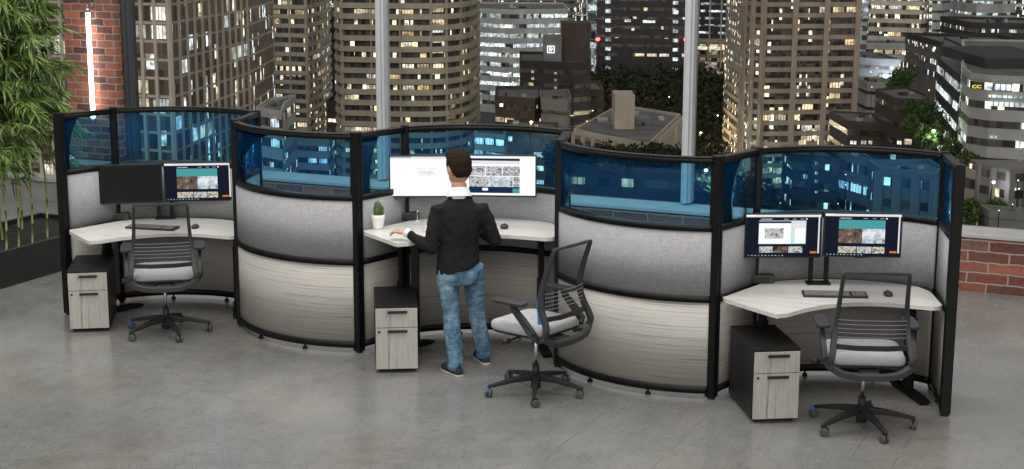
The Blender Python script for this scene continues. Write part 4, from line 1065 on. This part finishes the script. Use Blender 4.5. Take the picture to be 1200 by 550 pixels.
t_, l_, H_ = building('lattice_tower', 'glassy tower with upright light strips right of the dark slab', [(815,860),(868,850)], 30, -60, F_dark, W_cool, fh=4.0, wh=1.2, wz=1.2, fin=5.5, fin_w=.8, core=F_dark, trim_m=F_lgrey, lit=30, litm=LITC, bay=5, vis=55)
building('lit_hall', 'low glass hall glowing warm below the lattice tower', [(812,800),(872,795)], 30, 50, F_cream, bandmat('hall_windows', .85, WARM, 1.5, cell=3), fh=7, wh=5.2, wz=.8, core=F_brown, fin=6, fin_w=.8, lits=[(842,56,52,3.5,LITM)], vis=95)
# --- white striped office block and things near it
building('striped_office', 'wide white office block with bright ribbon windows', [(549,705),(600,690),(664,700)], 60, 14, F_lgrey, W_cool, fh=4.4, wh=1.9, wz=1.3, lit=70, litm=LITC, bay=5.5, litw=.9, roof=F_roof, vis=165)
building('tall_office', 'dark grey office behind the striped white block', [(586,900),(672,900)], 40, -50, F_grey, W_mix, fh=4, wh=1.6, wz=1.2, lit=14, litm=LITC, bay=6, vis=20)
building('chimney_stack', 'slim pale round service shaft beside the rounded tower', [(554,600),(556,597),(559,597),(561,600)], 4, 46, F_lgrey, W_dark, fh=400, vis=150)
t_, l_, H_ = building('logo_office', 'grey stepped office block with square white roof sign', [(609,470),(672,462),(691,468)], 34, 77, F_dark, W_dark, fh=4.2, wh=1.3, wz=1.4, core=F_dark, lit=0, roof=F_roof, vis=150, lits=[(624,84,3,3,LITW),(624,92,3,3,LITW),(651,86,3,3,LITW),(651,94,3,3,LITW),(651,103,3,3,LITW)])
roofbox(t_, H_, 636, 657, 474, 9, 30, F_grey, 'sign_tower'); roofbox(t_, H_, 657, 690, 478, 14, 44, F_dbrown, 'upper_block')
# the sign
P = cam_xyz(645, 58, 473.4); q = V((P.x,P.y,P.z))-t_.location
n_ = -FWD
sg = MB()
def sq(c, w, h, dy, mi): 
    X = RIGHT; c = c + n_*dy
    sg.quad(c-X*w/2-V((0,0,h/2)), c+X*w/2-V((0,0,h/2)), c+X*w/2+V((0,0,h/2)), c-X*w/2+V((0,0,h/2)), mi)
px = 474/FPX
sq(q, 8.6*px, 8.6*px, .1, 0); sq(q, 6.4*px, 6.4*px, .18, 1)
for dx, dz, w_, h_ in ((-1.4,.2,1.1,4.0),(-.2,1.9,3.2,.9),(1.4,.6,1.0,3.0),(.2,-.3,1.1,1.6),(-.3,-1.9,2.2,.9)): sq(q+RIGHT*dx*px+V((0,0,dz*px)), w_*px, h_*px, .26, 0)
so = sg.build('square_sign', [glow('sign_white',(.95,.97,1),1.6), plain('sign_black',(.01,.01,.01),.6)], t_)
building('brown_block', 'low dark brown office block in front of the striped white office', [(580,405),(626,398),(634,405)], 26, 120, F_dbrown, W_warm, fh=3.6, wh=1.4, wz=1.2, lit=7, bay=3, roof=F_roof, vis=200)
building('plain_block', 'plain grey block right of the low brown office', [(634,392),(664,388),(668,396)], 20, 122, F_grey, W_dark, fh=4.5, wh=1.0, wz=1.6, roof=F_roof, vis=200)
building('added_dark_podium', 'added dark planted block covering the pale lower front of the flat roofed block', [(640,222),(815,216)], 14, 200, F_dark, W_dark, fh=4, wh=1.2, wz=1.2, core=F_dark, vis=260, lit=3, bay=3)  # added building, kept dark to hide the pale lower facade behind it
building('garden_block', 'dark low block in front of the park, left of the flat roofed block', [(664,520),(706,518)], 30, 108, F_dbrown, W_dark, fh=4.2, wh=1.2, wz=1.6, roof=F_roof, vis=170)
# --- flat roofed block in the park
t_, l_, H_ = building('flat_roofed_block', 'cream flat roofed block with a square plant room on its roof', [(673,253),(760,236),(796,275)], [(725,290)], 171, F_cream, W_dark, fh=3.6, wh=2.2, wz=.3, fin=2.6, fin_w=.55, core=F_brown, trim_m=F_cream, roof=F_roof, lit=0, vis=230)
roofbox(t_, H_, 720, 743, 256, 8, 40, F_cream, 'plant_room'); roofbox(t_, H_, 744, 762, 262, 6, 7, F_grey, 'roof_unit')
roofbox(t_, H_, 700, 712, 266, 3, 3, F_lgrey, 'roof_unit'); roofbox(t_, H_, 772, 778, 268, 3, 3, F_lgrey, 'roof_unit')
# --- gap behind the balcony towers
building('dark_stair_tower', 'dark tower with a ladder of white lights between the two beige towers', [(374,560),(402,556)], 30, 20, F_dark, W_dark, fh=3.2, wh=1.4, wz=1, core=F_dark, lit=10, litm=LITM, bay=3, lits=[(384,v,3.2,3.6,LITC) for v in (60,71,82,93,104)]+[(395,v,3.2,4,LITC) for v in (60,82,93,104)])
building('brown_infill_block', 'small brown block at foot of the dark tower between beige towers', [(383,455),(399,452)], 14, 124, F_dbrown, W_warm, fh=3.2, wh=1.2, wz=1, lit=3, bay=3, roof=F_roof)
building('white_slab', 'distant white slab with small windows left of the balcony tower', [(292,640),(304,640)], 20, -50, F_lgrey, W_mix, fh=3.2, wh=1.2, wz=1, vis=50, lit=4)
building('grey_tower', 'grey tower below the white slab between fins tower and balcony tower', [(290,520),(306,517)], 16, 46, F_grey, W_dark, fh=3.4, wh=1.2, wz=1, lit=3, roof=F_roof)
building('white_office', 'small white office with black ribbon windows behind left glass panel', [(301,268),(330,262),(334,275)], 14, 134, F_lgrey, W_mix, fh=3.6, wh=1.5, wz=1.0, lit=6, litm=LITC, bay=3, roof=F_roof, vis=240)
# --- right hand side
building('podium_tower', 'far brown tower with grid windows standing on a lit podium', [(1012,700),(1072,690),(1084,700)], 40, -60, F_brown, W_mix, fh=4.0, wh=1.9, wz=1.2, lit=22, bay=6, litm=LITW, vis=62, core=F_tan)
building('white_lit_shaft', 'white tower edge with a ladder of lights right of the podium tower', [(1084,690),(1096,688),(1104,700)], 20, -60, F_lgrey, W_dark, fh=4.2, wh=1.0, wz=1.5, vis=72, lits=[(1090,v,3.2,4.5,LITM) for v in range(2,70,8)])
building('podium', 'pale two storey podium with lit windows below the far brown tower', [(1008,660),(1100,655)], 30, 53, F_lgrey, W_warm, fh=5.5, wh=2.2, wz=1.6, lit=16, bay=4, roof=F_roof, vis=85)
building('white_tower', 'white tower with blue white light column right of the brown apartment tower', [(998,600),(1010,598)], 20, -60, F_lgrey, W_cool, fh=3.6, wh=2.0, wz=1, vis=70, lits=[(1006,v,3,5,LITC) for v in range(3,60,8)])
building('grey_yard_block', 'grey block with floodlit yard below the podium', [(1000,520),(1050,512)], 30, 72, F_grey, W_dark, fh=4, wh=1.2, wz=1.4, roof=F_roof, vis=120, lits=[(1028,78,4,3,LITC),(1033,87,7,5,LITC),(1041,96,5,4,LITC),(1020,83,2,2,LITC),(1050-2,80,3,2,LITC)])
building('white_yard_block', 'white cube building in front of the floodlit yard', [(1014,480),(1048,476)], 20, 100, F_lgrey, W_dark, fh=5, wh=1.0, wz=2, roof=F_roof, vis=140, lits=[(1036,92+22,3,2,LITC)])
building('dark_brown_house', 'dark brown block standing above the row with lit ground floor', [(1047,330),(1080,326),(1084,336)], 18, 118, F_dbrown, W_dark, fh=3.6, wh=1.2, wz=1.2, roof=F_roof, vis=190, lits=[(1054,166,5,4,LITW),(1065,166,5,4,LITW)])
building('low_brown_row', 'low brown building with a row of lit windows above right glass panel', [(993,345),(1046,340)], 20, 146, F_dbrown, W_dark, fh=4, wh=1.3, wz=1.2, roof=F_roof, vis=185, lits=[(1000,166,7,4,LITM),(1012,166,6,4,LITM),(1020,166,4,4,LITM)])
building('slanting_office', 'narrow dark office with slanting lit ribbon windows beside the trees', [(1094,345),(1121,300)], [(1131,370),(1100,410)], 90, F_dark, W_cool, fh=4.0, wh=1.6, wz=1.2, core=F_dark, lit=26, litm=LITC, bay=8, roof=F_roof, vis=190)
t_, l_, H_ = building('grey_department_block', 'large pale grey block with bright strip windows and small yellow sign', [(1124,274),(1134,262),(1158,258),(1260,252)], [(1320,340),(1121,345)], 94, F_lgrey, W_mix, fh=3.2, wh=1.2, wz=1.1, roof=F_roof, core=F_lgrey, vis=200, lit=8, litm=LITC, bay=4,
   lits=[(1180,112,42,3,LITC),(1182,121,44,5,LITC),(1164,159,8,3,LITC)])
P = cam_xyz(1144,102,262-4); o = text_mesh('yellow_sign', 'CC', 1.0, glow('sign_yellow',(.95,.75,.08),1.6), .12); o.parent = t_; o.location = P-t_.location; o.rotation_euler = (R_(90),0,YAW); o.scale = (1.15,.75,1)
# windowless corner face of that block
roofbox(t_, H_, 1150, 1240, 275, 30, 12, F_dark, 'plant_room')
building('stepped_roof_block', 'dark block with stepped roofs above the pale grey block', [(1108,430),(1230,420)], 50, 58, F_dark, W_mix, fh=3.6, wh=1.4, wz=1.2, roof=F_roof, core=F_grey, lit=12, litm=LITM, bay=4, vis=100)
building('upper_roof_block', 'dark roofed building above the stepped roofs', [(1130,560),(1240,550)], 40, 30, F_dark, W_mix, fh=3.8, wh=1.3, wz=1.2, roof=F_roof, core=F_dark, lit=6, litm=LITM, vis=60)
building('white_arena', 'far white curved building at top right corner', [(1122,800),(1135,790),(1160,786),(1180,792)], 50, -20, F_lgrey, W_cool, fh=6, wh=1.2, wz=2, vis=25, lit=4, litm=LITC)
building('beige_corner_block', 'small beige block just right of the end partition post', [(1126,214),(1146,210)], 6, 203, F_cream, W_dark, fh=3.2, wh=1.4, wz=1, roof=F_roof, vis=290)
building('grey_apartment_block', 'small grey apartment block with lit windows above sill at far right', [(1150,232),(1188,226),(1260,230)], 5, 198, F_grey, W_warm, fh=2.6, wh=1.2, wz=.8, fin=2.6, fin_w=.9, lit=7, bay=2.6, vis=290, lits=[(1164,219,4,4,LITW),(1190,243,12,3.5,LITC),(1189,220,3,3,LITC)])
building('pale_gate_building', 'pale low building just above the window sill at far right', [(1166,182),(1250,178)], 4, 256, F_grey, W_dark, fh=4, wh=1.2, wz=1.2, roof=F_roof, vis=300)
# --- seen through the right blue glass
building('unlit_apartment', 'dark apartment block with stair lights behind the right blue glass', [(930,240),(985,236)], 9, 187, F_dark, W_warm, fh=3.1, wh=1.3, wz=1.0, core=F_dark, lits=[(957,190+k*11,3,5,LITC) for k in range(6)]+[(944,206,5,5,LITW)], roof=F_roof, vis=280)
building('slant_window_block', 'grey block with slanted lit windows in middle of the right blue glass', [(985,238),(1030,228)], 9, 192, F_grey, W_mix, fh=3.1, wh=1.4, wz=1.0, lit=8, litm=LITC, bay=3, roof=F_roof, vis=290)
t_, l_, H_ = building('lit_stair_building', 'pale building with floodlit outside stairs at right of the blue glass', [(1034,205),(1100,200),(1106,206)], 7, 206, F_grey, W_mix, fh=2.9, wh=1.1, wz=1.0, fin=2.4, fin_w=1.3, roof=F_roof, vis=300,
   lits=[(1080,212+k*13,6,7,LITC) for k in range(4)]+[(1063,230,11,4,LITM),(1063,244,12,3,LITM),(1061,213,4,9,LITW)])
# --- seen through the middle blue glass
building('street_corner_block', 'bright street corner shop block behind the middle blue glass', [(556,385),(592,380)], 16, 160, F_lgrey, W_cool, fh=3.4, wh=1.8, wz=.8, lit=12, litm=LITC, bay=3, roof=F_roof, vis=260)
building('brick_infill', 'dark block with few lit windows behind the photo gallery screen', [(594,372),(655,366)], 20, 158, F_dbrown, W_mix, fh=3.4, wh=1.2, wz=1, lit=7, litm=LITM, bay=3, roof=F_roof, vis=260)
building('left_infill_block', 'grey block with lit shop windows at foot of the balcony tower', [(335,420),(384,416)], 14, 168, F_lgrey, W_mix, fh=3.4, wh=1.4, wz=.9, lit=14, litm=LITC, bay=3, roof=F_roof, vis=240)

# far mass of city closing the view
fm = MB(); rg = random.Random(11)
for k in range(520):
    F = rg.uniform(950, 2300); X = rg.uniform(-.42,.42)*F; p = RIGHT*X+FWD*F; h = rg.uniform(12,60)
    fm.box((p.x,p.y,G+h/2),(rg.uniform(14,40),rg.uniform(14,40),h), YAW+rg.uniform(-.5,.5))
tag(fm.build('far_city', W_mix), 'far mass of small lit city buildings beyond the towers', 'distant city', kind='stuff')

# park wood and street trees
def treemat(name, a, b_):
    m, nt, out = newmat(name); b = pbsdf(nt, out, Roughness=.8); b.inputs['Specular IOR Level'].default_value = .1
    g = N(nt, 'ShaderNodeNewGeometry'); r = ramp(nt, [(0,a),(1,b_)]); L(nt, g.outputs['Random Per Island'], r.inputs[0]); L(nt, r.outputs[0], b.inputs['Base Color']); return m
M_wood = treemat('dark_park_leaves', (.018,.020,.012), (.052,.054,.030)); M_tree = treemat('street_tree_leaves', (.035,.06,.018), (.10,.15,.045)); M_bark = plain('bark', (.07,.05,.035), .9, scale=3)
def crown(mb, c, r, n, s0, rg):
    blobs = [(V((rg.gauss(0,.42)*r, rg.gauss(0,.42)*r, rg.uniform(-.35,.5)*r)), r*rg.uniform(.35,.6)) for _ in range(7)]
    for k in range(n):
        bc, br = rg.choice(blobs); d = V((rg.gauss(0,1),rg.gauss(0,1),rg.gauss(0,1))).normalized()*br*rg.uniform(.6,1.05)
        p = V(c)+bc+d; u = V((rg.gauss(0,1),rg.gauss(0,1),rg.gauss(0,1))).normalized(); w = u.cross(V((rg.gauss(0,1),rg.gauss(0,1),1))).normalized(); s_ = s0*rg.uniform(.6,1.3)
        mb.add([p-u*s_, p+w*s_*.7, p+u*s_, p-w*s_*.7], [(0,1,2,3)])
pw = MB(); rg = random.Random(5)
for k in range(230):
    F = rg.uniform(500, 745); u = rg.uniform(655,875) if F > 560 else rg.uniform(690,872)
    p = foot(u, F); r = rg.uniform(5,9); hh = rg.uniform(9,15)
    crown(pw, (p.x,p.y,G+hh), r, 110, 1.15, rg)
for k in range(90):
    F = rg.uniform(300, 500); u = rg.uniform(795,925); p = foot(u, F); r = rg.uniform(4.5,7)
    crown(pw, (p.x,p.y,G+rg.uniform(8,12)), r, 130, .8, rg)
for k in range(70):  # crowns added on top of the podium to cover the pale facade
    F = rg.uniform(219, 231); u = rg.uniform(645,812); P = cam_xyz(u, 200, 216); p = foot(u, F)
    crown(pw, (p.x,p.y,P.z+.4), 2.0, 110, .36, rg)
tag(pw.build('park_wood', M_wood), 'dark mass of park trees beyond the flat roofed block, with crowns added on the dark podium', 'wood', kind='stuff')
def tree(u, v, F, r, label):
    P = cam_xyz(u, v, F); h = max(6, P.z-G); zb = G
    t = thing('city_tree', label, 'tree', (P.x,P.y,zb), 0, 'street trees between the right hand buildings'); rg = random.Random(int(u*7+v))
    tk = MB().tube([(0,0,0),(.2,.1,h*.5),(0,.3,h)], [r*.09,r*.07,r*.03], 7)
    for k in range(5): a = k*1.3; tk.tube([(0,.1,h-r*.8),(math.cos(a)*r*.5,math.sin(a)*r*.5,h+r*.1)],[r*.04,r*.015],5)
    tk.build('trunk', M_bark, t); cr = MB(); crown(cr, (0,0,h), r, 900, r*.10, rg); cr.build('crown', M_tree, t)
for u, v, F, r, lb in ((1052,92,430,4.5,'dark street tree below the podium lights'),(1062,100,420,4.5,'street tree left of the slanting office roof'),(1079,140,300,4.2,'street tree lit green beside the white wall'),(1086,150,290,3.2,'bright green tree glowing under the street lamp'),(1102,166,280,3.4,'large green tree in front of slanting office'),
    (1110,180,270,3.2,'tree just above the right end of the partition'),(1074,128,320,3.2,'small upright tree beside the dark brown block'),
    (1148,252,185,2.6,'round dark tree above the sill right of the end post'),(1172,250,190,2.2,'smaller dark tree between pale gate building and beige block'),(1136,190,240,2.5,'small tree at left foot of pale grey block')):
    tree(u, v, F, r, lb)
# street lamps
M_lampglow = glow('street_lamp_glow', (1,.97,.85), 12); M_amber = glow('amber_glow',(1,.62,.22),8); M_cold = glow('cold_glow',(.75,.9,1),9)
def lamp(u, v, F, label, col=(1,.9,.7), pw_=9000, r=.35):
    P = cam_xyz(u, v, F); t = thing('street_lamp', label, 'street lamp', (P.x,P.y,G), 0, 'lit street lamps in the city')
    h = P.z-G
    MB().tube([(0,0,0),(0,0,h*.96),(.25,0,h)], [.14,.09,.06], 8).build('pole', M_frame, t)
    MB().ell((.3,0,h), (r,r,r*.6), 12, 8).build('lamp_head', M_lampglow if col[2] > .6 else M_amber, t)
    ld = bpy.data.lights.new('lamp_light','POINT'); ld.energy = pw_; ld.color = col; ld.shadow_soft_size = .4
    lo = bpy.data.objects.new('lamp_light', ld); COL.objects.link(lo); lo.parent = t; lo.location = (.3,0,h-r)
lamp(826,199,420,'white street lamp glowing at right of the blue glass among park trees',(.8,1,.85),16000,.55)
lamp(1092,152,276,'street lamp glowing inside the green trees',(.8,1,.75),2600,.3)
lamp(621,143,360,'amber street lamp just above the partition beside the low brown block',(1,.65,.3),9000,.4)
lamp(611,70,600,'white floodlight on the striped office forecourt',(.9,1,1),22000,.6)
lamp(590,88,560,'amber forecourt lamp in front of the striped office',(1,.7,.4),26000,.7)
lamp(1036,88,505,'blue white floodlight in the yard below the podium',(.7,.8,1),24000,.8)
lamp(820,155,480,'amber street lamp at right edge of the park',(1,.7,.35),9000,.4)
lamp(806,148,470,'street lamp beside the flat roofed block at park edge',(1,.85,.6),9000,.4)
lamp(1162,212,226,'white lamp between the small blocks at far right',(.95,.97,1),500,.25)
lamp(896,252,380,'blue white lamp low at left of the right blue glass',(.7,.8,1),9000,.5)
l0 = None
for k in range(46):
    rg2 = random.Random(k*3+1); u, v, F = rg2.choice(((rg2.uniform(560,700),rg2.uniform(118,200),rg2.uniform(395,500)),(rg2.uniform(1000,1120),rg2.uniform(95,140),rg2.uniform(420,520)),(rg2.uniform(1120,1198),rg2.uniform(190,260),rg2.uniform(175,225)),(rg2.uniform(900,1110),rg2.uniform(182,240),rg2.uniform(205,225)),(rg2.uniform(770,865),rg2.uniform(110,190),rg2.uniform(300,480)),(rg2.uniform(560,680),rg2.uniform(80,118),rg2.uniform(480,640))))
    P = cam_xyz(u, v, F); z0 = P.z-9
    t = thing('street_lamp', 'small lamp glowing among the buildings across the city', 'street lamp', (P.x,P.y,z0), 0, 'small far lamps of the city')
    MB().tube([(0,0,0),(0,0,8.8)], [.10,.06], 6).build('pole', M_frame, t)
    rr = F/FPX*rg2.uniform(.35,.85)
    MB().ell((0,0,9),(rr,rr,rr*.8),10,6).build('lamp_head', rg2.choice((M_lampglow, M_amber, M_cold)), t)
M_red = glow('red_beacon', (1,.06,.05), 9)
for u, lb in ((700,'red aircraft warning beacon at left edge of dark slab tower'),(803,'red aircraft warning beacon at right edge of dark slab tower')):
    P = cam_xyz(u, 46, 748); t = thing('warning_beacon', lb, 'beacon light', P, 0, 'red warning beacons')
    MB().ell((0,0,0),(1.1,1.1,.9),12,8).build('lens', M_red, t); MB().box((0,.8,-.9),(1.2,2.6,.6)).build('bracket', F_dark, t)

# ------------------------------------------------------------------ CAMERA, LIGHT, WORLD
cd = bpy.data.cameras.new('camera'); cam = bpy.data.objects.new('camera', cd); COL.objects.link(cam)
cd.sensor_width = 36; cd.lens = FPX/1200*36; cd.clip_end = 12000; cd.clip_start = .1
cp, sp_ = math.cos(PITCH), math.sin(PITCH)
fw = FWD*cp + V((0,0,-sp_)); upv = FWD*sp_ + V((0,0,cp)); cr_, sr_ = math.cos(ROLL), math.sin(ROLL)
r2 = RIGHT*cr_ - upv*(-sr_)*1.0; 
Xc = RIGHT*cr_ + upv*sr_*-1*-1; Yc = upv*cr_ - RIGHT*sr_
M = Matrix((Xc, Yc, -fw)).transposed().to_4x4(); M.translation = V((0,0,CH)); cam.matrix_world = M
sc.camera = cam

wd = bpy.data.worlds.new('World'); sc.world = wd; wd.use_nodes = True
nt = wd.node_tree; bg = nt.nodes['Background']; bg.inputs[0].default_value = (.43,.42,.41,1); bg.inputs[1].default_value = 1.0

def area(name, loc, target, sx, sy, power, col=(1,.97,.93)):
    ld = bpy.data.lights.new(name,'AREA'); ld.shape = 'RECTANGLE'; ld.size = sx; ld.size_y = sy; ld.energy = power; ld.color = col
    o = bpy.data.objects.new(name, ld); COL.objects.link(o); o.location = loc
    o.rotation_euler = (V(target)-V(loc)).to_track_quat('-Z','Y').to_euler(); return o
area('ceiling_lamp_left', (-8.2,8.2,5.6), (-7.6,9.8,0), 3.2, 2.2, 125)
area('ceiling_lamp_middle', (-4.6,8.0,5.6), (-4.7,9.8,0), 3.2, 2.2, 125)
area('ceiling_lamp_right', (-1.2,8.2,5.6), (-1.8,9.8,0), 3.2, 2.2, 125)
sl = bpy.data.lights.new('soft_key','SUN'); sl.energy = .95; sl.angle = R_(35); sl.color = (1,.96,.91)  # added sun from behind the camera, brightens city facades and under-desk panels
so = bpy.data.objects.new('soft_key', sl); COL.objects.link(so); so.rotation_euler = (FWD*.90 + RIGHT*.10 + V((0,0,-.40))).to_track_quat('-Z','Y').to_euler()
area('ceiling_lamp_window', (-6.0,12.2,5.4), (-6.0,12.6,0), 8.0, 1.0, 190)

sc.view_settings.view_transform = 'Standard'; sc.view_settings.look = 'None'; sc.view_settings.exposure = 0; sc.view_settings.gamma = 1
sc.cycles.use_denoising = True; sc.cycles.max_bounces = 8; sc.cycles.transparent_max_bounces = 16
sc.cycles.sample_clamp_indirect = 4
